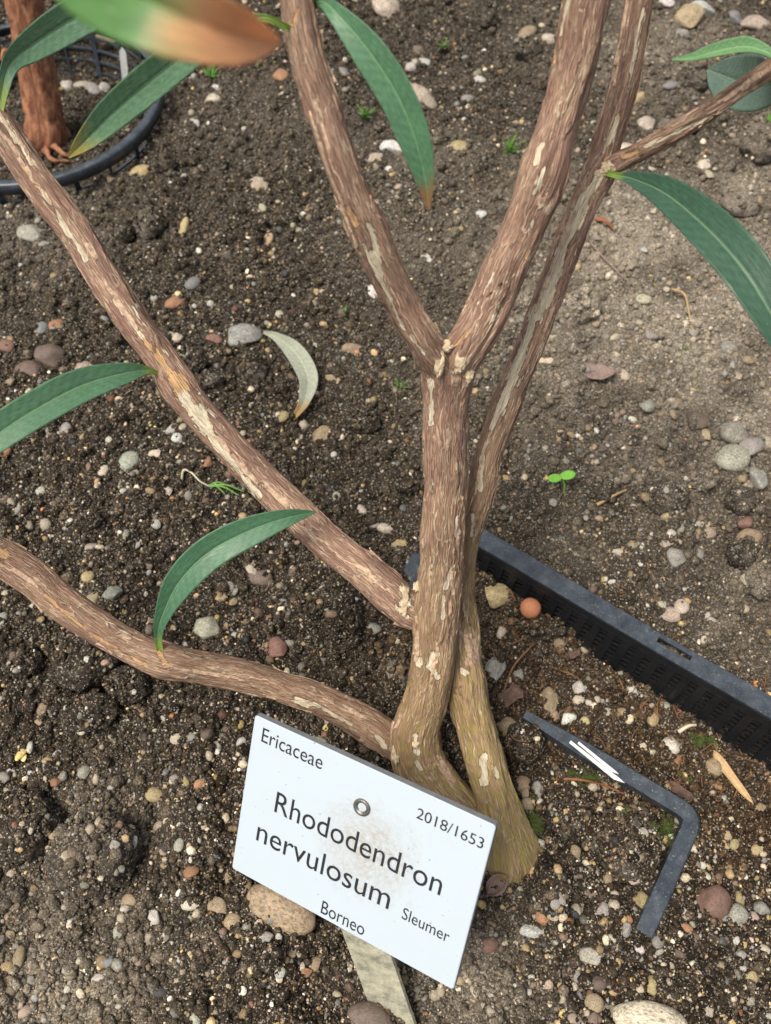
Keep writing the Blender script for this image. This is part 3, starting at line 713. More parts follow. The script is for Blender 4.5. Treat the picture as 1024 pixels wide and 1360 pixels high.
# callus and torn bark where the stems fork
for key_, lst in (('fork', [(583, 488, 10, 32, .193), (606, 484, 12, 32, .194), (596, 461, 22, 12, .197), (628, 500, 12, 18, .186)]),
                  ('joint', [(543, 790, 12, 24, .086), (541, 812, 10, 16, .082), (548, 778, 10, 12, .09), (518, 1000, 8, 22, .036), (548, 990, 8, 14, .040), (803, 228, 15, 13, .224), (793, 236, 12, 10, .222)])):
    for u, v, wp, hp, z in lst:
        # rest it on the nearest bark surface seen there
        best = None
        for o_, V0, n_, sg_, R_, kk in FIBRES:
            pu, pv = to_px(V0); m_ = (pu-u)**2+(pv-v)**2 < 60
            if m_.any():
                dd = ((V0[m_]-CPOS) @ CFW); i_ = np.argmin(dd)
                if best is None or dd[i_] < best[0]: best = (dd[i_], V0[m_][i_])
        if best is None: continue
        sc = best[0]/FPX; V, F = ico(4); s_ = u*0.37
        V = V*(1+0.75*fbm(V*1.7+s_, 3)+0.25*fbm(V*6+s_, 2))[:, None]
        vw = (best[1]-CPOS)/np.linalg.norm(best[1]-CPOS); rx_ = np.cross(vw, AZ_ := np.array([0, 0, 1.])); rx_ /= np.linalg.norm(rx_); uy_ = np.cross(rx_, vw)
        W = best[1]+rx_*(V[:, :1]*0.55*wp*sc)+uy_*(V[:, 1:2]*0.55*hp*sc)-vw*(V[:, 2:3]*0.0007-0.0003)
        part('torn_bark', W, F, M['callus'], plant)
# ------------------------------------------------------------------ leaves
GREEN = np.array([0.045, 0.145, 0.066]); LK = 1.2
def leaf(rows, colf, name='leaf', mat='leaf', parent=plant, fold=0.16, roll=0.0, curl=0.0, midrib=True, nl=70, nc=17, thick=0.00045, wav=0.02):
    P = pth(rows); C = catmull(P, nl); Cc = C[:, :3]; R = np.maximum(C[:, 3], 0.0004)
    T = np.gradient(Cc, axis=0); T /= np.linalg.norm(T, axis=1)[:, None]
    view = Cc-CPOS; view /= np.linalg.norm(view, axis=1)[:, None]
    side = np.cross(T, view); side /= np.linalg.norm(side, axis=1)[:, None]; up = np.cross(side, T)
    up *= np.sign((up*-view).sum(1))[:, None]
    rl = roll+0*R
    side, up = side*np.cos(rl)[:, None]+up*np.sin(rl)[:, None], up*np.cos(rl)[:, None]-side*np.sin(rl)[:, None]
    c = np.linspace(-1, 1, nc); t = np.linspace(0, 1, nl)
    tt, cc = np.meshgrid(t, c, indexing='ij')
    wv = wav*np.sin(tt*23+cc*1.5)*np.abs(cc)+wav*0.6*np.sin(tt*41+2)*np.abs(cc)
    hgt_ = R[:, None]*(fold*2*np.abs(cc)**1.3-curl*cc**2+wv-0.10*np.exp(-(cc/0.07)**2))
    V = Cc[:, None]+side[:, None]*(R[:, None]*cc)[..., None]+up[:, None]*hgt_[..., None]
    top = V.reshape(-1, 3); bot = (V-up[:, None]*thick).reshape(-1, 3)
    F = grid_faces(nl, nc, False); nb = len(top)
    faces = F.tolist()+(F[:, ::-1]+nb).tolist()
    ed = [i*nc for i in range(nl)]; ee = [i*nc+nc-1 for i in range(nl)]
    for a, b in zip(ed[:-1], ed[1:]): faces.append([a, b, b+nb, a+nb])
    for a, b in zip(ee[:-1], ee[1:]): faces.append([b, a, a+nb, b+nb])
    col = colf(tt.ravel(), cc.ravel(), top); colb = col*0.8+np.array([0.05, 0.05, 0.03])
    uv = np.c_[(tt*0.1).ravel(), (R[:, None]*cc).ravel()]
    o = part(name, np.vstack([top, bot]), faces, M[mat], parent, uv=np.vstack([uv, uv]), attrs={'col': np.vstack([col, colb])})
    if midrib:
        mc = Cc+up*(R*(-0.10)+0.00005)[:, None]
        Vm, Fm = tube(mc, np.clip(R*0.05, 0.0002, 0.0007)*np.linspace(1.3, 0.5, nl), 6)
        cm = np.tile(colf(np.repeat(t, 6), np.zeros(nl*6), Vm)*1.0, 1)+np.array([0.075, 0.10, 0.055])
        part('midrib', Vm, Fm, M[mat], o, uv=np.zeros((len(Vm), 2)), attrs={'col': cm})
    return o
def lc(base=GREEN, basecol=(0.22, 0.33, 0.05), b=0.10, tipcol=None, tp=0.85, rnd=0.0, tipmix=1.0, tw=0.07):
    base = np.array(base)
    def f(t, c, p):
        k = (1+0.16*fbm(p*120+rnd, 3))[:, None]; col = (base*0.80+0.20*base.mean()*np.array([0.95, 1.1, 0.85]))*k*LK+np.array([0.016, 0.018, 0.013])
        col = col*(1+0.10*np.sin(t*150+np.abs(c)*9))[:, None]
        col = col+(np.exp(-(c/0.05)**2)*0.04)[:, None]*np.array([0.8, 1, 0.5])
        w = (1-sst(b*0.4, b, t))[:, None]; col = col*(1-w)+np.array(basecol)*w
        if tipcol is not None:
            w = sst(tp-tw, tp+tw, t+tw*(0.7*fbm(p*250+3, 2)+0.5*np.abs(c)))[:, None]*tipmix; col = col*(1-w)+np.array(tipcol)*w
        return col
    return f
leaf([(-2, 158, 9, .206), (3, 125, 13, .212), (14, 85, 22, .220), (46, 58, 38, .230), (92, 28, 47, .240), (140, 2, 44, .246), (190, -25, 30, .248), (235, -50, 4, .246)], lc((0.085, 0.20, 0.11), b=0.16, rnd=1), roll=0.15)
leaf([(384, 38, 9, .284), (352, 24, 9, .288), (318, 32, 18, .286), (265, 58, 40, .276), (205, 103, 46, .262), (150, 150, 40, .246), (114, 186, 24, .234), (91, 209, 3, .226)], lc((0.10, 0.23, 0.12), b=0.13, tipcol=(0.40, 0.34, 0.09), tp=0.90, rnd=2), roll=-0.1)
leaf([(-178, -130, 12, .272), (-60, -150, 14, .318), (40, -85, 58, .352), (120, -32, 104, .364), (200, 6, 112, .366), (265, 32, 92, .364), (325, 50, 64, .360), (372, 56, 8, .356)], lc((0.055, 0.18, 0.022), b=0.12, tipcol=(0.80, 0.42, 0.21), tp=0.948, tw=0.014, rnd=3), roll=0.1)
leaf([(412, 12, 10, .283), (426, 2, 12, .289), (447, 18, 24, .290), (488, 66, 44, .284), (528, 128, 47, .274), (552, 188, 42, .263), (565, 240, 24, .252), (569, 278, 4, .244)], lc((0.062, 0.185, 0.085), b=0.10, tipcol=(0.24, 0.13, 0.05), tp=0.93, rnd=4), roll=0.12)
leaf([(1030, 96, 8, .266), (1030, 78, 9, .272), (1010, 66, 15, .273), (985, 62, 21, .272), (948, 69, 18, .269), (918, 77, 10, .266), (893, 79, 2, .264)], lc((0.10, 0.25, 0.085), b=0.12, rnd=5), roll=0.5, fold=0.3)
leaf([(1048, 84, 8, .262), (1040, 104, 40, .252), (1016, 112, 66, .240), (985, 110, 66, .231), (958, 100, 40, .225), (940, 92, 4, .222)], lc((0.085, 0.145, 0.115), b=0.08, rnd=6), roll=0.1, wav=0.01)
leaf([(806, 230, 8, .219), (822, 234, 9, .222), (842, 238, 18, .225), (885, 258, 40, .231), (938, 302, 56, .236), (985, 354, 60, .236), (1022, 412, 52, .231), (1058, 480, 32, .222), (1085, 540, 4, .21)], lc((0.022, 0.085, 0.048), b=0.09, rnd=7), roll=-0.2, fold=0.2)
leaf([(216, 501, 6, .1375), (197, 492, 10, .145), (165, 496, 28, .151), (110, 512, 44, .156), (55, 540, 48, .158), (0, 575, 46, .158), (-50, 615, 32, .155), (-90, 650, 4, .150)], lc((0.055, 0.165, 0.078), b=0.14, basecol=(0.26, 0.36, 0.09), rnd=8), roll=0.15)
leaf([(214, 872, 10, .081), (210, 848, 10, .089), (215, 820, 20, .098), (238, 774, 40, .109), (278, 734, 45, .117), (330, 706, 40, .120), (380, 688, 24, .120), (419, 680, 3, .116)], lc((0.042, 0.15, 0.068), b=0.13, rnd=9), roll=0.1)
# fallen, bleached leaf lying on the soil
zs = [hit(u, v)[2] for u, v in ((355, 443), (388, 462), (410, 505), (400, 535), (388, 556))]
o = leaf([(350, 441, 4, zs[0]+.003), (368, 448, 12, zs[0]+.006), (392, 468, 25, zs[1]+.010), (409, 500, 27, zs[2]+.009), (405, 530, 17, zs[3]+.006), (395, 548, 9, zs[4]+.003), (388, 556, 6, zs[4]+.001)],
         lc((0.33, 0.34, 0.27), basecol=(0.36, 0.36, 0.28), tipcol=(0.42, 0.27, 0.10), tp=0.88, rnd=10), name='fallen_leaf', mat='dry', parent=None, fold=0.18, nl=50, nc=13)
tag(o, 'curled bleached leaf fallen on the soil left of the trunk', 'leaf')

# ------------------------------------------------------------------ name plate on its stake
LR = np.array([[0.8792, 0.1773, -0.4423], [-0.4394, 0.6609, -0.6084], [0.1844, 0.7292, 0.6589]])
LR, _ = np.linalg.qr(LR); LR *= np.sign(np.diag(LR))*np.sign([0.8792, 0.6609, 0.6589])
LCN = np.array([-0.01339, 0.05286, 0.07280]); LW, LH, LT = 0.105, 0.0764, 0.0030
def on_plate(u, v):
    d = ray(u, v); n = LR[:, 2]; t = ((LCN-CPOS) @ n)/(d @ n); return LR.T @ (CPOS+d*t-LCN)
def plate_world(V): return np.asarray(V, float) @ LR.T+LCN
gp = hit(514, 1334)
label = empty('plant_name_label', (gp[0], gp[1], gp[2]))
tag(label, 'white rectangular plant name plate with black lettering on a metal stake', 'plant label')
def rounded(wd, ht, r, z0, z1, bev=0.0):
    prof = [(0, z0), (0, z1-bev), (bev, z1)] if bev else [(0, z0), (0, z1)]
    rings = []
    for ins, z in prof:
        ring = []
        for cx, cy, a0 in ((1, 1, 0), (-1, 1, 90), (-1, -1, 180), (1, -1, 270)):
            for k in range(5):
                a = math.radians(a0+22.5*k); ring.append(((wd/2-r)*cx+(r-ins)*math.cos(a), (ht/2-r)*cy+(r-ins)*math.sin(a), z))
        rings.append(ring)
    n = 20; V = np.array([p for q in rings for p in q]); F = grid_faces(len(rings), n).tolist()
    return V, F+[list(range(n))[::-1], [(len(rings)-1)*n+k for k in range(n)]]
V, F = rounded(LW, LH, 0.0012, -LT, -0.0004); part('plate', plate_world(V), F, M['edge'], label, smooth=False)
V, F = rounded(LW-0.0002, LH-0.0002, 0.0012, -0.0004, 0.0, 0.00025)
part('face_layer', plate_world(V), F, M['plate'], label, smooth=False, uv=V[:, :2])
def text(s, bl, br, tl, thin=0.0, name='lettering', yoff=0.0):
    a, b, c = on_plate(*bl), on_plate(*br), on_plate(*tl)
    cu = bpy.data.curves.new('t', 'FONT'); cu.body = s; cu.size = 1; cu.extrude = 0.0; cu.offset = thin; cu.resolution_u = 4
    ob = bpy.data.objects.new('t', cu); COL.objects.link(ob)
    dg = bpy.context.evaluated_depsgraph_get(); me = bpy.data.meshes.new_from_object(ob.evaluated_get(dg))
    V = np.array([v.co[:] for v in me.vertices]); F = [list(p.vertices) for p in me.polygons]
    bpy.data.objects.remove(ob); bpy.data.curves.remove(cu); bpy.data.meshes.remove(me)
    V[:, 0] -= V[:, 0].min(); sx = (b[0]-a[0])/V[:, 0].max()
    cap = 0.729; sy = (c[1]-a[1])/cap
    y0 = 0.5*(a[1]+b[1])+yoff
    W = np.stack([a[0]+V[:, 0]*sx, y0+V[:, 1]*sy, np.full(len(V), 0.00012)], 1)
    part(name, plate_world(W), F, M['ink'], label, smooth=False)
    print('text', s, 'x', a[0].round(4), b[0].round(4), 'y', a[1].round(4), b[1].round(4), 'cap', (c[1]-a[1]).round(4), sx, sy)
text('Ericaceae', (346.8, 985.7), (427.3, 1020.9), (349.4, 966))
text('2018/1653', (552.7, 1085.1), (640.6, 1128.5), (555.3, 1070.3))
text('Rhododendron', (364.2, 1077.3), (584.2, 1189.7), (368.7, 1048.7), 0.0)
text('nervulosum', (340, 1115.5), (515.6, 1207.5), (344.5, 1087), 0.0)
text('Borneo', (425.4, 1213.9), (483, 1241), (428, 1196))
text('Sleumer', (533, 1220.2), (595.4, 1251), (534.9, 1203.8))
rc = on_plate(481, 1072)
th = np.linspace(0, 2*np.pi, 28, endpoint=False); rings = []
for rr, z in ((0.0037, 0.0001), (0.0036, 0.0006), (0.0030, 0.0009), (0.0024, 0.0008), (0.0020, 0.0001), (0.0012, -0.0003)):
    rings.append(np.stack([rc[0]+rr*np.cos(th), rc[1]+rr*np.sin(th), np.full(28, z)], 1))
part('rivet', plate_world(np.vstack(rings)), grid_faces(6, 28).tolist()+[[5*28+k for k in range(28)]], M['rivet'], label)
be = on_plate(468, 1248)
top = plate_world([[rc[0]*0.3+be[0]*0.7, rc[1]+0.010, -LT-0.0011]])[0]; mid = plate_world([[be[0], -LH/2+0.004, -LT-0.0011]])[0]
foot = G(520, 1342, gp[2]); foot = foot+(foot-mid)*0.25
tq_ = np.linspace(0, 1, 40)[:, None]; Cst = np.where(tq_ < 0.5, top+(mid-top)*tq_*2, mid+(foot-mid)*(tq_*2-1))
for k_ in range(3): Cst[1:-1] = (Cst[:-2]+Cst[1:-1]*2+Cst[2:])/4
sx_ = np.array([0.93, -0.36, 0.06]); T = np.gradient(Cst, axis=0); T /= np.linalg.norm(T, axis=1)[:, None]
sd_ = sx_-(T*(T @ sx_)[:, None]); sd_ /= np.linalg.norm(sd_, axis=1)[:, None]; nn = np.cross(sd_, T)
hw = 0.0098; rings = [Cst+sd_*a*hw+nn*b*0.0009 for a, b in ((-1, -1), (1, -1), (1, 1), (-1, 1))]
part('stake', np.stack(rings, 1).reshape(-1, 3), grid_faces(40, 4).tolist()+[[3, 2, 1, 0], [156, 157, 158, 159]], M['zinc'], label, smooth=False)

# ------------------------------------------------------------------ square lattice pot (sunk in the bed)
def w3(e1, e2, z): return np.array([*(PC+E1*e1+E2*e2), z])
A1, A2, AZ = np.array([*E1, 0]), np.array([*E2, 0]), np.array([0, 0, 1.])
pot = empty('square_pond_basket', tuple(w3(0.14, 0.02, -0.09)))
tag(pot, 'black square lattice basket sunk behind the stems with its rim showing', 'plant basket')
PL, PWD = 0.30, 0.0115
def sweep(path, prof, closed=False):
    """profile (out, z) swept along a horizontal path; 'out' points left of travel"""
    path = np.asarray(path, float); T = np.gradient(path, axis=0); T /= np.linalg.norm(T, axis=1)[:, None]
    O = np.stack([-T[:, 1], T[:, 0], 0*T[:, 0]], 1)
    # keep width at corners
    V = np.stack([path+O*a+AZ*b for a, b in prof], 1).reshape(-1, 3); k = len(prof)
    return V, grid_faces(len(path), k).tolist()+[list(range(k))[::-1], [(len(path)-1)*k+i for i in range(k)]]
def arc_path(e_pts, rad, z, n=9):
    """polyline in pot axes with rounded corners"""
    P = [np.array(p, float) for p in e_pts]; out = []
    for i, p in enumerate(P):
        if i in (0, len(P)-1): out.append(p); continue
        d0 = (P[i-1]-p)/np.linalg.norm(P[i-1]-p); d1 = (P[i+1]-p)/np.linalg.norm(P[i+1]-p)
        for k in range(n):
            s = k/(n-1); a = p+d0*rad; b = p+d1*rad
            out.append((1-s)**2*a+2*s*(1-s)*p+s*s*b)
    res = []
    for a, b in zip(out[:-1], out[1:]):
        m = max(1, int(np.linalg.norm(b-a)/0.006))
        res += [a+(b-a)*k/m for k in range(m)]
    res.append(out[-1]); return np.array([w3(p[0], p[1], z) for p in res])
ZR = 0.004
mid_e = PWD/2
def e_of(u, v):
    q = G(u, v, ZR)[:2]-PC; return q @ E1, q @ E2
sa, sb = e_of(880, 838)[0], e_of(925, 862)[0]
h_ = PWD/2
RIMP = [(-h_, 0), (h_-0.0006, 0), (h_, -0.0006), (h_, -0.007), (h_-0.0014, -0.007), (h_-0.0014, -0.0018), (-h_, -0.0018)]
rp = [sweep(arc_path([(mid_e, 0.064), (mid_e, mid_e), (sa, mid_e)], 0.010, ZR), RIMP), sweep(arc_path([(sb, mid_e), (PL, mid_e)], 0.010, ZR), RIMP)]
rp.append(sweep(arc_path([(sa, mid_e), (sb, mid_e)], 0.01, ZR), [(-h_, 0), (-0.0004, 0), (-0.0004, -0.0018), (-h_, -0.0018)]))
rp.append(sweep(arc_path([(sa, mid_e), (sb, mid_e)], 0.01, ZR), [(0.0026, 0), (h_-0.0006, 0), (h_, -0.0006), (h_, -0.007), (0.0026, -0.0018)]))
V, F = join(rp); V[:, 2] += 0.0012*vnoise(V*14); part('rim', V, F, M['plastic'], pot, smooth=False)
SL = 0.19
def wall(org, along, inward, length, nm=''):
    dn = (inward*SL-AZ); dn /= np.linalg.norm(dn); nrm = np.cross(along, dn)
    o0 = org+AZ*(ZR-0.001)
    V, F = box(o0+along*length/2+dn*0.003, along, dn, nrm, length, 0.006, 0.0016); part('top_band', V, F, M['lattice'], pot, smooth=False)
    n = int(length/0.0088)
    me_ = None
    for k in range(n):
        c = o0+along*(0.005+k*0.0088)+dn*0.035
        if me_ is None:
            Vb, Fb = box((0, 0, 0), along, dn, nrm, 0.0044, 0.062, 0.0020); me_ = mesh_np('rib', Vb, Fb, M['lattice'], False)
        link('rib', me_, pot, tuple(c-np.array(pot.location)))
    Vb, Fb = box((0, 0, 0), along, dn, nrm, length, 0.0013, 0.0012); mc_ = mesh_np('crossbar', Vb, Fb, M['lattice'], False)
    for k in range(14):
        c = o0+along*length/2+dn*(0.0088+k*0.0040)+nrm*0.0002
        link('crossbar', mc_, pot, tuple(c-np.array(pot.location)))
wall(w3(0.004, PWD, 0), A1, A2, PL-0.004)
wall(w3(PWD, 0.004, 0), A2, A1, 0.058)

# ------------------------------------------------------------------ broken pot rim lying in front
def px_e(u, v, z=0.004):
    return G(u, v, z)
br = empty('broken_pot_rim', tuple(G(930, 1085, -0.005)))
tag(br, 'black L-shaped broken pot rim lying in front of the square basket', 'pot rim')
a0, cr, a1 = G(697, 948, .002), G(925, 1083, .006), G(856, 1240, .010)
def round_path(P, rad, n=12):
    P = [np.asarray(p) for p in P]; d0 = (P[0]-P[1])/np.linalg.norm(P[0]-P[1]); d1 = (P[2]-P[1])/np.linalg.norm(P[2]-P[1])
    out = [P[0]+(P[1]+d0*rad-P[0])*k/24 for k in range(24)]
    for k in range(n):
        s = k/(n-1); out.append((1-s)**2*(P[1]+d0*rad)+2*s*(1-s)*P[1]+s*s*(P[1]+d1*rad))
    st = out[-1]; out += [st+(P[2]-st)*k/24 for k in range(1, 25)]
    return np.array(out)
pa = round_path([a0, cr, a1], 0.008)
pa[:, 2] += 0.0006*np.sin(np.linspace(0, 9, len(pa)))
b_ = 0.0041
BP = [(-b_, 0), (b_-0.0008, 0), (b_, -0.0008), (b_+0.0012, -0.010), (b_-0.0004, -0.010), (b_-0.0014, -0.0018), (-b_+0.0014, -0.0018), (-b_+0.0012, -0.006), (-b_, -0.006)]
wd = np.ones(len(pa)); wd[:10] = np.linspace(0.55, 1, 10); pr = []
T = np.gradient(pa, axis=0); T /= np.linalg.norm(T, axis=1)[:, None]; O = np.stack([-T[:, 1], T[:, 0], 0*T[:, 0]], 1)
V = np.stack([pa+O*a*wd[:, None]+AZ*b for a, b in BP], 1).reshape(-1, 3); k = len(BP)
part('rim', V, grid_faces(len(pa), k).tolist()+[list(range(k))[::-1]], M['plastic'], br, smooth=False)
# white slivers stuck along it
for u0, v0, u1, v1, z, wpx in ((757, 985, 830, 1040, .0065, 5), (768, 986, 822, 1028, .0085, 4)):
    a, b = G(u0, v0, z), G(u1, v1, z); al = (b-a)/np.linalg.norm(b-a); si = np.cross(al, AZ); L_ = np.linalg.norm(b-a); ww = wpx*0.42/FPX
    P = np.array([a+si*ww*0.4, a-si*ww*0.4, b-si*ww*0.2-al*L_*0.12, b, b+si*ww-al*L_*0.16])
    V = np.vstack([P, P-AZ*0.0005]); n5 = 5
    o = solo('label_sliver', V, [[0, 1, 2, 3, 4], [9, 8, 7, 6, 5]]+[[i, i+5, (i+1) % 5+5, (i+1) % 5] for i in range(5)], M['white'], smooth=False)
    tag(o, 'longer white plastic label sliver resting on the broken pot rim' if wpx == 5 else 'shorter upper white label sliver on the broken pot rim', 'label sliver')

# ------------------------------------------------------------------ round basket, top left
rb = empty('round_pond_basket', (BC[0], BC[1], -0.05))
tag(rb, 'black round lattice basket with open sides behind the left branch', 'plant basket')
RZ = 0.012; tq = np.linspace(0, 2*np.pi, 145)
def hoop(rad, z, prof, n=145):
    th = np.linspace(0, 2*np.pi, n-1, endpoint=False); k = len(prof)
    V = np.stack([np.stack([BC[0]+(rad+a)*np.cos(th), BC[1]+(rad+a)*np.sin(th), np.full(n-1, z+b)], 1) for a, b in prof], 1).reshape(-1, 3)
    i = np.arange(n-1)[:, None]; j = np.arange(k)[None]; i2 = (i+1) % (n-1); j2 = (j+1) % k
    return V, np.stack([i*k+j, i*k+j2, i2*k+j2, i2*k+j], -1).reshape(-1, 4)
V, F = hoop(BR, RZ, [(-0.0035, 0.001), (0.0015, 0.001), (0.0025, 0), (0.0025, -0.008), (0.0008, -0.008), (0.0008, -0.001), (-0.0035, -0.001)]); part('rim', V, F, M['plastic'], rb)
TAP = 0.16
Vr, Fr = None, None
for k in range(22):
    a = 2*math.pi*k/22+0.1; rd = np.array([math.cos(a), math.sin(a), 0]); tn = np.array([-math.sin(a), math.cos(a), 0])
    dn = -rd*TAP-AZ; dn /= np.linalg.norm(dn); c = np.array([*BC, RZ])+rd*(BR-0.0015)+dn*0.034
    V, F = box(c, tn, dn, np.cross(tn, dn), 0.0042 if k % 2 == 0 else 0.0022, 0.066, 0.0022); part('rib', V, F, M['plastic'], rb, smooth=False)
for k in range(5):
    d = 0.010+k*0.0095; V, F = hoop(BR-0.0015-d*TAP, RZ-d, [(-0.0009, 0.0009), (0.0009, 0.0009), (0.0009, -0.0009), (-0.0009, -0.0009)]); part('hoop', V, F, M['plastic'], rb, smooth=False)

# shrub growing in the round basket
def ph(u, v, z): return G(u, v, z)
tz = hit(58, 188)[2]
sh = empty('red_barked_shrub', tuple(G(62, 190, tz)))
tag(sh, 'shrub stem with peeling orange red bark rising from the round basket', 'shrub')
P = pth([(66, 195, 62, tz-.012), (62, 178, 52, tz+.006), (58, 150, 47, tz+.022), (50, 100, 45, tz+.05), (42, 50, 46, tz+.078), (32, 0, 45, tz+.105), (18, -70, 42, tz+.14)])
C = catmull(P, 120); s = np.linspace(0, 1, 120); seg = 56
V, F = tube(C[:, :3], C[:, 3], seg); nn_ = V-np.repeat(C[:, :3], seg, 0)
thv = np.tile(np.linspace(0, 2*np.pi, seg, endpoint=False), 120); sv = np.repeat(s, seg)
dsp = 0.10*fbm(np.stack([np.cos(thv)*2.5, np.sin(thv)*2.5, sv*9], 1), 3)+0.09*sst(0, .08, fbm(np.stack([np.cos(thv)*2, np.sin(thv)*2, sv*6+30], 1), 3))
part('trunk', V+nn_*dsp[:, None], F, M['redbark'], sh, uv=np.c_[thv/(2*np.pi)*.055, sv*.17])
for rows in ([(70, 192, 20, tz+.006), (85, 205, 12, tz+.003), (100, 206, 8, tz+.002)], [(60, 198, 22, tz+.005), (70, 212, 14, tz+.003), (92, 214, 8, tz+.001)], [(20, 70, 16, tz+.062), (6, 68, 14, tz+.066), (2, 80, 6, tz+.064)]):
    C = catmull(pth(rows), 18); V, F = tube(C[:, :3], C[:, 3]*0.42, 12); V = V+0.0006*np.stack([vnoise(V*300+k) for k in range(3)], 1)
    part('root' if rows[0][1] > 100 else 'peeling_bark', V, F, M['redbark'], sh, uv=V[:, :2])
# white tag standing in the round basket
tb = hit(172, 158); tt_ = G(162, 62, tb[2]+0.052)
al = tt_-tb; Ln = np.linalg.norm(al); al /= Ln; si = np.cross(al, ray(165, 100)); si /= np.linalg.norm(si); nr = np.cross(si, al)
hw = 0.0026
P = np.array([tb-al*0.012-si*hw, tb-al*0.012+si*hw, tb+al*(Ln-0.004)+si*hw, tb+al*Ln, tb+al*(Ln-0.004)-si*hw])
V = np.vstack([P+nr*0.0004, P-nr*0.0004])
o = solo('plant_tag', V, [[0, 1, 2, 3, 4], [9, 8, 7, 6, 5]]+[[i, i+5, (i+1) % 5+5, (i+1) % 5] for i in range(5)], M['white'], smooth=False)
tag(o, 'narrow white plastic tag standing in the round basket', 'plant tag')
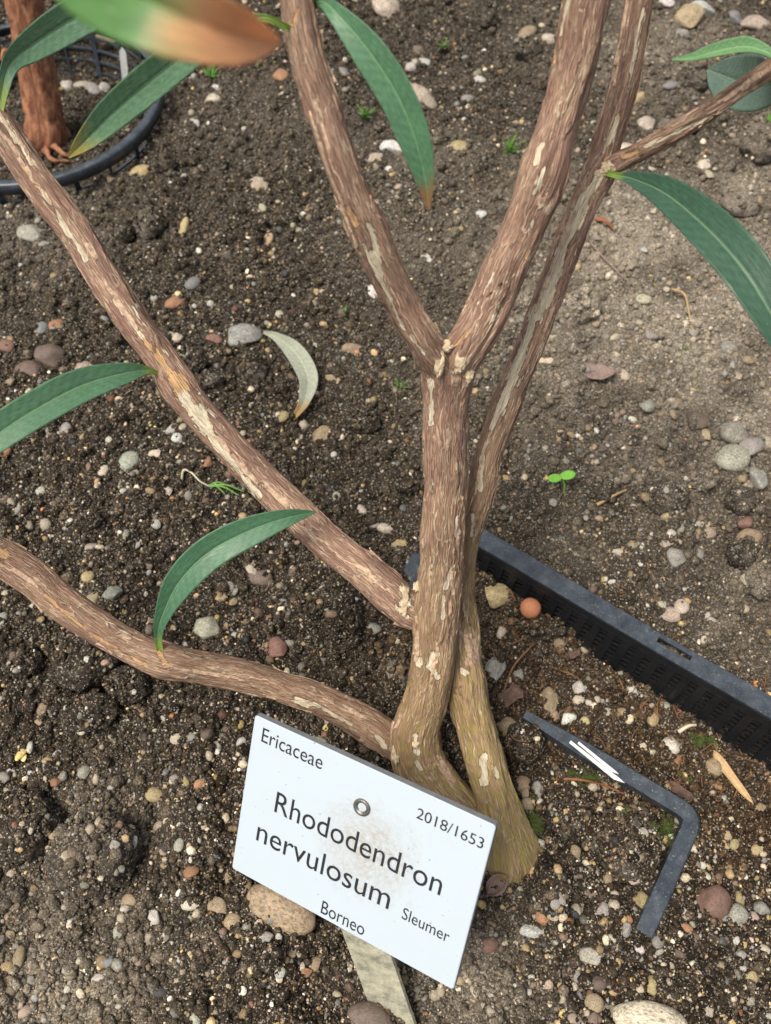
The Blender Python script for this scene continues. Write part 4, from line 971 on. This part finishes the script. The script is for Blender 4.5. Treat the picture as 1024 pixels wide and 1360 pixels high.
# ------------------------------------------------------------------ pebbles, one by one: u v width height colour (photo pixels)
PEB = """57 940 18 16 t;51 960 15 13 t;109 968 13 13 c;79 989 13 13 t;235 979 16 16 c;254 978 11 10 g;276 972 18 16 b;320 985 15 13 w;15 1024 14 11 w;5 1032 17 14 g;112 1024 14 18 n;74 1037 14 14 o;233 1034 14 13 g;267 1039 18 14 o
203 1053 31 19 y;176 1060 10 18 t;227 1088 18 18 c;212 1096 15 15 p;238 1120 13 18 n;151 1122 18 18 n;178 1117 8 17 w;219 1123 9 14 d;254 1154 20 20 o;308 1166 21 20 t;289 1203 30 27 t;310 1222 22 23 t;171 1197 20 22 t;204 1215 20 17 w
211 1230 14 14 t;198 1242 18 17 c;215 1246 15 8 w;251 1200 27 12 c;252 1218 10 10 c;156 1237 17 15 n;14 1218 15 14 t;13 1240 13 12 t;26 1268 14 30 t;10 1286 20 21 y;132 1299 18 15 w;144 1275 14 16 s;184 1279 10 14 t;235 1301 13 11 c
35 1343 17 21 p;259 1354 20 16 n;213 1316 20 13 d;318 1281 28 10 c;157 1321 10 13 c;4 1141 10 13 y;14 1161 10 14 c;722 1212 20 26 o;737 1198 15 14 g;746 1193 14 12 g;766 1208 16 18 c;801 1208 20 19 g;813 1201 17 16 c
815 1188 13 12 c;708 1235 34 16 w;832 1232 13 20 g;833 1218 14 12 o;813 1245 11 9 c;785 1264 26 32 n;874 1247 16 20 g;848 1260 15 14 w;789 1330 23 23 t;808 1341 26 20 p;786 1352 18 16 b;763 1351 18 13 p;865 1351 92 40 c
763 1309 12 11 c;795 1303 17 20 b;747 1288 14 15 b;766 1293 17 14 g;632 1313 18 17 c;641 1291 10 10 n;648 1253 26 20 r;865 1305 18 24 y;960 1283 15 15 t;998 1297 16 16 y;987 1284 9 9 w;996 1327 12 12 n;943 1340 15 17 p
1010 1207 20 22 g;979 1214 24 30 n;982 1192 17 15 y;944 1197 48 40 r;1001 1217 15 12 p;1015 1260 17 13 c;906 1208 10 9 w;910 1232 18 13 o;904 1263 16 18 b;975 1120 12 15 y;1005 1128 17 13 y;966 1108 12 12 t;940 1131 12 14 y
931 1148 12 11 w;764 1131 14 22 t;805 1166 17 15 t;840 1165 18 17 p;853 1104 14 13 c;852 1194 20 18 y;677 768 34 34 y;656 883 28 42 g;687 895 16 20 g;728 928 25 42 t;768 912 16 18 w;769 928 16 13 c;782 932 12 10 w
793 928 10 9 c;755 954 20 17 w;776 958 14 13 y;807 945 11 10 c;826 945 11 13 t;840 916 15 13 w;886 935 13 11 n;867 953 15 20 y;892 988 21 24 w;884 1000 15 13 t;865 997 11 9 c;853 990 11 10 c;904 1007 24 14 o;675 964 30 26 t
743 852 17 14 t;694 1040 21 20 t;697 1053 13 12 t;701 1067 18 20 t;714 1049 15 33 g;948 1015 26 26 t;960 1059 9 9 w;1008 1071 16 12 t;666 839 11 18 c;788 1094 13 16 y;974 571 42 30 n;998 589 26 28 g;972 605 36 36 n;1018 589 20 22 c
1006 630 26 36 g;926 555 30 26 b;938 577 15 15 t;891 708 11 16 w;886 723 14 13 p;897 738 24 20 g;824 733 20 10 c;840 722 16 12 t;995 713 30 22 t;988 692 20 16 r;940 706 20 14 p;926 705 10 12 t;928 734 13 13 g;905 804 18 20 c
892 814 20 24 p;878 803 14 11 c;975 762 12 14 p;990 768 13 14 c;943 822 16 13 c;796 687 11 8 t;752 613 11 10 g;878 613 11 11 t;984 633 12 14 t;855 396 15 14 c;790 342 17 16 p;828 496 12 16 c;966 461 20 18 g;993 477 14 10 t
978 499 14 9 p;860 537 20 17 g;898 535 16 15 t;855 331 9 12 w;724 478 20 12 c;865 445 14 14 g;915 22 33 28 t;931 10 28 20 w;886 4 20 14 w;975 22 20 15 s;858 163 21 16 c;850 192 14 10 w;830 197 20 22 c;847 129 13 14 y
1004 30 26 24 p;906 44 16 16 g;890 112 13 13 s;935 219 17 11 c;942 231 11 10 c;514 8 38 30 c;700 41 20 19 t;563 82 15 12 w;547 88 13 12 w;551 125 27 28 p;569 133 16 18 p;524 195 22 24 w;611 193 26 18 y;638 284 17 10 w
637 105 11 11 w;567 342 14 13 w;621 131 18 11 g;373 98 21 18 o;498 209 18 15 c;457 96 14 13 g;557 68 12 14 b;729 51 20 13 c;496 387 24 18 w;284 131 19 16 c;290 117 10 10 w;346 244 24 18 p;258 164 13 12 w;143 236 12 11 t
187 228 22 20 y;42 309 27 24 n;58 324 11 13 g;348 275 10 11 c;256 375 15 16 s;355 318 13 15 t;244 300 12 18 y;110 112 15 14 c;124 117 17 18 g;139 117 14 13 w;90 112 16 14 w;137 53 30 22 t;325 443 32 34 g;428 576 31 22 t
469 464 28 15 t;235 447 18 14 c;285 449 20 12 r;172 610 23 25 n;67 470 34 24 b;38 490 34 22 b;75 430 20 16 o;55 434 18 18 s;9 458 18 15 r;231 401 28 14 o;390 415 14 9 o;372 417 12 9 c;87 569 16 15 g;108 580 10 10 t
137 625 13 17 c;222 652 13 11 c;228 569 16 13 w;235 580 14 12 w;205 602 18 10 c;327 590 17 15 o;275 612 14 14 o;376 552 13 14 y;403 562 12 14 c;440 502 16 13 t;110 485 22 16 p;15 505 10 11 t;55 652 14 12 n;250 682 11 9 o
60 695 15 13 c;207 695 13 11 w;4 597 20 14 o;148 785 27 20 g;125 795 21 17 t;291 793 21 14 t;310 798 11 9 t;275 831 30 32 c;369 858 27 23 r;346 766 30 20 b;305 777 13 14 g;334 755 12 18 c;117 764 17 14 y;230 770 20 16 p
123 726 19 10 g;355 819 13 13 r;3 820 15 20 g;312 843 10 10 w;512 701 21 13 c;533 722 24 12 y;495 832 21 17 g;527 849 10 10 c;447 659 11 14 c;481 676 15 12 c;376 1200 92 54 t;492 1346 56 34 b;415 1278 24 20 t;403 1290 22 14 o;385 1265 16 12 t
352 1244 22 16 g;400 1283 12 10 c;345 1228 14 12 c;372 1290 14 14 w;455 1338 14 12 b;420 1300 14 10 t;612 1300 16 12 t;660 1180 12 16 p;760 1180 14 12 r;690 1250 12 10 c;540 1345 18 14 c"""
LAND = [(480, 1130, 'the name plate'), (500, 1310, 'the stake of the name plate'), (200, 880, 'the lowest left branch'), (300, 600, 'the long diagonal branch'), (60, 260, 'the upper end of the diagonal branch'),
        (590, 650, 'the trunk'), (665, 1110, 'the stem base'), (400, 500, 'the fallen pale leaf'), (745, 650, 'the two-leaved seedling'), (703, 802, 'the clay ball'), (830, 820, 'the square basket rim'),
        (930, 1085, 'the corner of the broken rim'), (860, 1230, 'the lower end of the broken rim'), (740, 980, 'the upper end of the broken rim'), (960, 925, 'the basket lattice'), (790, 498, 'the flat brown leaf scrap'),
        (930, 350, 'the dark right leaf'), (950, 130, 'the slender right twig'), (840, 60, 'the thin top right stem'), (740, 150, 'the thick upper right stem'), (430, 150, 'the upper left stem'), (550, 180, 'the hanging top leaf'),
        (120, 150, 'the round basket'), (280, 720, 'the arched lower leaf'), (90, 530, 'the left edge leaf'), (130, 1128, 'the flat-topped clod'), (115, 884, 'the rounded clod'), (440, 822, 'the big crumbly clod'),
        (822, 1112, 'the tan crumbly clod'), (865, 1351, 'the bottom stone'), (60, 1340, 'the lower left corner'), (990, 1340, 'the lower right corner'), (1000, 600, 'the right edge above the basket'), (970, 1020, 'the dry straw strip')]
CW = {'w': 'white', 'c': 'cream', 't': 'tan', 'y': 'yellowish', 'g': 'grey', 's': 'slate grey', 'o': 'orange', 'r': 'reddish', 'b': 'brown', 'p': 'pinkish', 'd': 'black', 'n': 'grey-green'}
SHAPES = []
for k in range(12):
    V, F = ico(3); V = V.copy(); s_ = 13.7*k
    if k < 7:
        V = V*(1+0.20*fbm(V*0.9+s_, 2)+0.035*fbm(V*3.5+s_, 2))[:, None]
    else:
        for q in range(11):       # angular stone: planes cut off it
            nq = rng.normal(0, 1, 3); nq /= np.linalg.norm(nq); lim = rng.uniform(0.62, 0.86)
            ex = np.clip(V @ nq-lim, 0, None); V = V-ex[:, None]*nq*0.94
        V = V*(1+0.03*fbm(V*5+s_, 3))[:, None]
    V = V/np.abs(V).max(0)
    me = mesh_np('pebble', V, F, M['pebble']); SHAPES.append(me)
items = []
for tok in PEB.replace('\n', ';').split(';'):
    u, v, wp, hp, c = tok.split(); u, v, wp, hp = map(float, (u, v, wp, hp))
    sz = max(wp, hp); asp = max(wp, hp)/min(wp, hp)
    size = 'tiny' if sz < 12 else 'small' if sz < 18 else 'medium' if sz < 27 else 'large'
    ang = rng.uniform() < (0.72 if c in 'wgbrntc' else 0.5)
    if sz > 50: ang = False
    if (u, v) == (677, 768): ang = True
    shp = ('oblong' if asp > 1.45 else 'angular' if ang else 'rounded')
    lx, ly, ln = min(LAND, key=lambda q: (q[0]-u)**2+(q[1]-v)**2)
    dx, dy = u-lx, v-ly
    rel = ('right of' if dx > 0 else 'left of') if abs(dx) > abs(dy) else ('in front of' if dy > 0 else 'behind')
    items.append([u, v, wp, hp, c, ang, f'{size} {CW[c]} {shp} pebble {rel} {ln}', math.hypot(dx, dy)])
by = {}
for it in items: by.setdefault(it[6], []).append(it)
ORD = ['nearest', 'second nearest', 'third nearest', 'fourth nearest', 'fifth nearest', 'sixth nearest']
for lab, g in by.items():
    if len(g) > 1:
        for k, it in enumerate(sorted(g, key=lambda q: q[7])): it[6] = lab+', '+ORD[min(k, 5)]+' one'
for u, v, wp, hp, c, ang, lab, _ in items:
    p = hit(u, v+0.12*hp)
    e1_, e2_ = (p[:2]-PC) @ E1, (p[:2]-PC) @ E2
    if e1_ > 0 and -0.004 < e2_ < 0.024 and v > 700:      # in front of the lattice, not in it
        xy = PC+E1*e1_+E2*(0.020+0.3*wp*depth(p)/FPX); p = np.array([*xy, hgt(*xy, TOP)[0]])
    d = depth(p); sc = d/FPX
    el = abs(ray(u, v)[2])/np.linalg.norm(ray(u, v))
    rx = 0.54*wp*sc; rz = 0.36*(wp+hp)/2*sc*(0.8 if not ang else 1.0)
    ry = max(0.5*rx, 0.54*hp*sc/max(0.6, el)*0.92); rz = min(rz, 0.75*min(rx, ry))
    o = link('pebble', SHAPES[rng.integers(7, 12) if ang else rng.integers(0, 7)])
    o.scale = (rx*1.04, ry*1.04, rz*1.1); o.location = (p[0], p[1], p[2]+0.14*rz)
    o.rotation_euler = (rng.normal(0, 0.18), rng.normal(0, 0.18), rng.normal(0, 0.25) if max(wp, hp)/min(wp, hp) > 1.25 else rng.uniform(0, 6.28))
    if wp > 80: o.rotation_euler = (0, 0, -0.45 if v < 1250 else -0.2)
    k = math.exp(rng.normal(0, 0.12)); gm = sum(PAL[c])/3; o.color = (*[min(0.8, (0.78*a+0.22*gm)*k*rng.uniform(0.95, 1.05)) for a in PAL[c]], 1)
    tag(o, lab, 'pebble', 'pebbles scattered on the soil')

# fired clay ball
p = hit(703, 812); rb_ = 13.8*depth(p)/FPX; V, F = ico(4); V = V*(1+0.02*fbm(V*2, 2))[:, None]*rb_
o = link('clay_ball', mesh_np('clay_ball', V, F, M['terra']), None, (p[0], p[1], p[2]+rb_*0.75)); tag(o, 'round orange clay ball beside the square basket wall', 'clay ball')

# ------------------------------------------------------------------ litter: chips, scraps, straw, twigs
def chip(name, u, v, wp, hp, rot, mat, label, cat, curl=0.3, lift=0.002, shape='leaf', group=None, tilt=0.0):
    p = hit(u, v); sc = depth(p)/FPX; nl, nc = 16, 9
    t = np.linspace(-1, 1, nl); c = np.linspace(-1, 1, nc); tt, cc = np.meshgrid(t, c, indexing='ij')
    if shape == 'leaf': wv = np.clip(1-np.abs(t)**2.2, 0.02, 1)**0.8
    elif shape == 'strip': wv = np.clip(1-np.abs(t)**6, 0.12, 1)*(1-0.35*t)
    else: wv = np.clip(1-np.abs(t)**5, 0.25, 1)*(1+0.25*vnoise(np.stack([t*3+u, 0*t, 0*t], 1)))
    a, b = 0.5*wp*sc, 0.5*hp*sc
    x = a*tt*(1+0.06*vnoise(np.stack([tt*2+u, cc*2, 0*tt], -1).reshape(-1, 3)).reshape(tt.shape)); y = b*cc*wv[:, None]
    z = curl*b*cc**2+0.12*a*tt**2*curl+0.12*b*vnoise(np.stack([tt*3+u, cc*3, 0*tt], -1).reshape(-1, 3)).reshape(tt.shape)+tilt*y
    ca, sa_ = math.cos(rot), math.sin(rot)
    V = np.stack([p[0]+x*ca-y*sa_, p[1]+x*sa_+y*ca, p[2]+lift+z], -1).reshape(-1, 3)
    th_ = max(0.0005, 0.06*b); n_ = len(V); F = grid_faces(nl, nc, False)
    edge = [i*nc for i in range(nl)]+[(nl-1)*nc+j for j in range(1, nc)]+[i*nc+nc-1 for i in range(nl-2, -1, -1)]+[j for j in range(nc-2, 0, -1)]
    fs = F.tolist()+(F[:, ::-1]+n_).tolist()+[[edge[i], edge[(i+1) % len(edge)], edge[(i+1) % len(edge)]+n_, edge[i]+n_] for i in range(len(edge))]
    o = solo(name, np.vstack([V, V-AZ*th_]), fs, M[mat]); tag(o, label, cat, group); return o
chip('leaf_scrap', 790, 498, 50, 26, -0.1, 'greydry', 'flat brown leaf scrap lying on the pale soil at right', 'leaf')
chip('straw_strip', 968, 1035, 78, 10, -1.05, 'straw', 'dry tan straw strip standing between the rims at right', 'straw', 0.5, 0.004, 'strip', tilt=0.3)
chip('seed_husk', 657, 1178, 36, 24, 0.7, 'greydry', 'open brown seed husk in front of the stem base', 'husk', 1.2, 0.003)
for q, (u, v, wp, hp, r_, lab) in enumerate([(938, 944, 52, 40, 0.2, 'broad crumpled brown bark chip against the basket lattice'), (857, 905, 14, 38, -0.25, 'upright narrow bark chip left of the crumpled chip'), (893, 925, 38, 34, 0.5, 'reddish bark chip beside the crumpled chip'),
                                    (676, 928, 38, 22, 0.6, 'dark red bark chip just right of the stem'), (915, 905, 34, 14, -0.3, 'thin bark chip lying against the basket lattice'), (1013, 995, 22, 40, 0.2, 'brown bark chip at the right edge below the lattice'),
                                    (775, 835, 26, 16, -0.4, 'small dark bark chip below the basket rim'), (900, 1052, 40, 12, -0.6, 'slim bark chip along the broken rim'), (760, 870, 22, 14, 0.8, 'small bark chip in the middle of the basket'), (845, 880, 26, 12, -0.5, 'narrow dark chip under the lattice')]):
    chip('bark_chip', u, v, wp, hp, r_, 'chip', lab, 'bark chip', 0.5, 0.003, 'block', 'bark chips in the basket')
def wire(name, pxs, wp, mat, label, cat, lift=0.0015, seg=6, link_it=True):
    P = []
    for q in pxs:
        p = hit(q[0], q[1]); p = p.copy(); p[2] += lift+(q[2] if len(q) > 2 else 0); P.append([*p, 0.5*wp*depth(p)/FPX])
    C = catmull(np.array(P), 8*len(P)); R = C[:, 3]*np.linspace(1.1, 0.6, len(C))
    V, F = tube(C[:, :3], np.maximum(R, 0.00012), seg)
    if not link_it: return V, F
    o = solo(name, V, F, M[mat]); tag(o, label, cat); return o
wire('root_twig', [(738, 1035), (770, 1038, .002), (800, 1045, .002), (828, 1055)], 4, 'redtwig', 'thin red brown root lying inside the broken rim', 'root')
wire('root_twig', [(668, 922), (680, 890, .003), (700, 868, .006), (712, 855)], 3, 'fibre', 'thin curved twig beside the grey stone by the stem', 'twig')
wire('root_stub', [(898, 975, .003), (910, 968, .004), (921, 966, .003)], 6, 'root', 'short pale yellow root tip near the white pebble', 'root')
wire('bark_twig', [(792, 293), (803, 299, .002), (815, 307)], 7, 'redtwig', 'short orange brown twig on the pale soil', 'twig')
wire('dry_stalk', [(784, 325), (805, 352, .002), (825, 372, .002), (842, 382)], 2.5, 'greydry', 'thin grey stalk lying on the pale soil', 'stalk')
wire('bent_twig', [(792, 672), (802, 668, .002), (815, 662, .003), (830, 655, .002)], 5, 'straw', 'bent tan twig right of the seedling', 'twig')
wire('dry_stalk', [(890, 390, .003), (905, 400, .005), (912, 420, .003), (918, 440)], 3, 'straw', 'curled tan stalk on the pale soil below the dark leaf', 'stalk')
sp_ = empty('sprouting_weed', tuple(hit(282, 652))); tag(sp_, 'uprooted sprout with pale root and green shoots beside the diagonal branch', 'weed')
V, F = wire('', [(242, 640), (246, 630, .003), (256, 633, .003), (268, 644, .002), (284, 652, .002)], 3, 'root', '', '', link_it=False); part('root', V, F, M['root'], sp_)
for e in ((325, 657), (318, 662), (300, 660), (305, 650)):
    V, F = wire('', [(278, 650, .002), ((278+e[0])/2, (650+e[1])/2-3, .004), (*e, .002)], 3, 'weed', '', '', link_it=False); part('shoot', V, F, M['grass'], sp_)
# root fibres and peat strands in the basket: nobody could count them
fb = []
for k in range(110):
    if k < 75: u, v = rng.uniform(840, 1024), rng.uniform(900, 1060)
    else: u, v = rng.uniform(640, 900), rng.uniform(760, 1000)
    a = rng.uniform(0, 6.28); l = rng.uniform(8, 26); pts = []
    for s_ in (0, .5, 1): pts.append((u+math.cos(a)*l*(s_-.5)+rng.normal(0, 3), v+math.sin(a)*l*(s_-.5)+rng.normal(0, 3), rng.uniform(0, .002)))
    fb.append(wire('', pts, rng.uniform(1.2, 2.8), 'fibre', '', '', seg=5, link_it=False))
V, F = join(fb); o = link('root_fibres', mesh_np('root_fibres', V, F, M['fibre'])); tag(o, 'matted brown root fibres on the soil inside the square basket', 'root fibres', kind='stuff')

# ------------------------------------------------------------------ moss cushions, grass tufts, seedling
def blades(base, n, ln, wd, spread, lean=0.5):
    out = []
    for k in range(n):
        a = rng.uniform(0, 6.28); d = np.array([math.cos(a), math.sin(a), 0]); L_ = ln*rng.uniform(0.5, 1.1); le = lean*rng.uniform(0.2, 1.2)
        s = np.linspace(0, 1, 6)[:, None]; b0 = base+d*spread*rng.uniform(0, 1)
        C = b0+d*(le*L_*s**1.6)+AZ*(L_*s*(1-0.35*le*s)); sd = np.cross(d, AZ); w_ = wd*(1-s**2*0.92)
        nrm = np.cross(sd, d*0.3+AZ); V = np.stack([C-sd*w_, C+sd*w_, C+nrm*w_*0.6], 1).reshape(-1, 3)
        out.append((V, grid_faces(6, 3).tolist()))
    return out
for u, v, wp, n, lab in ((280, 102, 30, 16, 'small grass tuft beside the cream pebble near the orange leaf tip'), (485, 153, 28, 14, 'small grass tuft between upper left stem and hanging leaf'), (590, 62, 20, 9, 'tiny grass tuft right of the hanging leaf'),
                      (676, 198, 34, 18, 'bright grass tuft left of the thick upper right stem'), (531, 512, 24, 9, 'small grass tuft left of the trunk below the fork'), (458, 412, 12, 6, 'faint grass sprout below the upper left stem'), (911, 462, 14, 7, 'tiny green sprout on the pale soil'), (1020, 158, 20, 8, 'green sprout at the right edge under the twig')):
    p = hit(u, v+4); sc = depth(p)/FPX
    V, F = join(blades(np.zeros(3), n, wp*0.75*sc, 1.5*sc, wp*0.12*sc, 0.9)); V = V+p
    o = solo('grass_tuft', V, F, M['grass']); tag(o, lab, 'grass', 'grass tufts on the bed')
for u, v, wp, hp, lab in ((880, 1103, 50, 46, 'green moss cushion inside the corner of the broken rim'), (900, 1030, 46, 22, 'flat moss patch behind the broken rim'), (930, 985, 40, 22, 'dark green moss patch under the lattice'), (775, 1032, 44, 26, 'dark moss patch under the white slivers'), (835, 1075, 34, 26, 'small moss patch by the tan clod'), (708, 1095, 24, 30, 'mossy spot beside the stem base')):
    p = hit(u, v); sc = depth(p)/FPX; mo = []
    for k in range(420):
        a, r_ = rng.uniform(0, 6.28), math.sqrt(rng.uniform(0, 1)); x, y = p[0]+math.cos(a)*r_*0.5*wp*sc, p[1]+math.sin(a)*r_*0.5*hp*sc
        if rng.uniform() > 0.42+0.8*vnoise(np.array([[x*220, y*220, 0]]))[0]: continue
        b0 = np.array([x, y, hgt(x, y, TOP)[0]+0.0018*(1-r_*r_)]); mo += blades(b0, 3, 0.0021, 0.00028, 0.0003, 0.9)
    V, F = join(mo); o = solo('moss_cushion', V, F, M['moss']); tag(o, lab, 'moss', 'moss patches near the pots')
p = hit(750, 656); sg = empty('seedling', tuple(p)); tag(sg, 'bright green seedling with two round leaves right of the thin stem', 'seedling')
q = G(746, 634, p[2]+0.012); C = catmull(np.array([p-AZ*.002, p+(q-p)*0.5+np.array([.0005, 0, .001]), q]), 14); V, F = tube(C, np.linspace(0.0006, 0.0005, 14), 8); part('stem', V, F, M['weed'], sg)
for u, v, wp in ((737, 635, 17), (754, 631, 18)):
    e = G(u, v, q[2]+0.0015); sc = depth(e)/FPX; ax = e-q; ax[2] *= 0.3; ax /= np.linalg.norm(ax); sy = np.cross(AZ, ax); th = np.linspace(0, 2*np.pi, 20, endpoint=False)
    P = np.vstack([e+ax*(np.cos(th)*0.58*wp*sc*q_)[:, None]+sy*(np.sin(th)*0.40*wp*sc*q_)[:, None]+AZ*zq for q_, zq in ((0.08, 0.0), (0.5, 0.0002), (0.9, 0.0003), (1, 0.0001), (0.95, -0.0003), (0.08, -0.0005))])
    part('seed_leaf', P, grid_faces(6, 20).tolist()+[list(range(20))[::-1], list(range(100, 120))], M['weed'], sg)
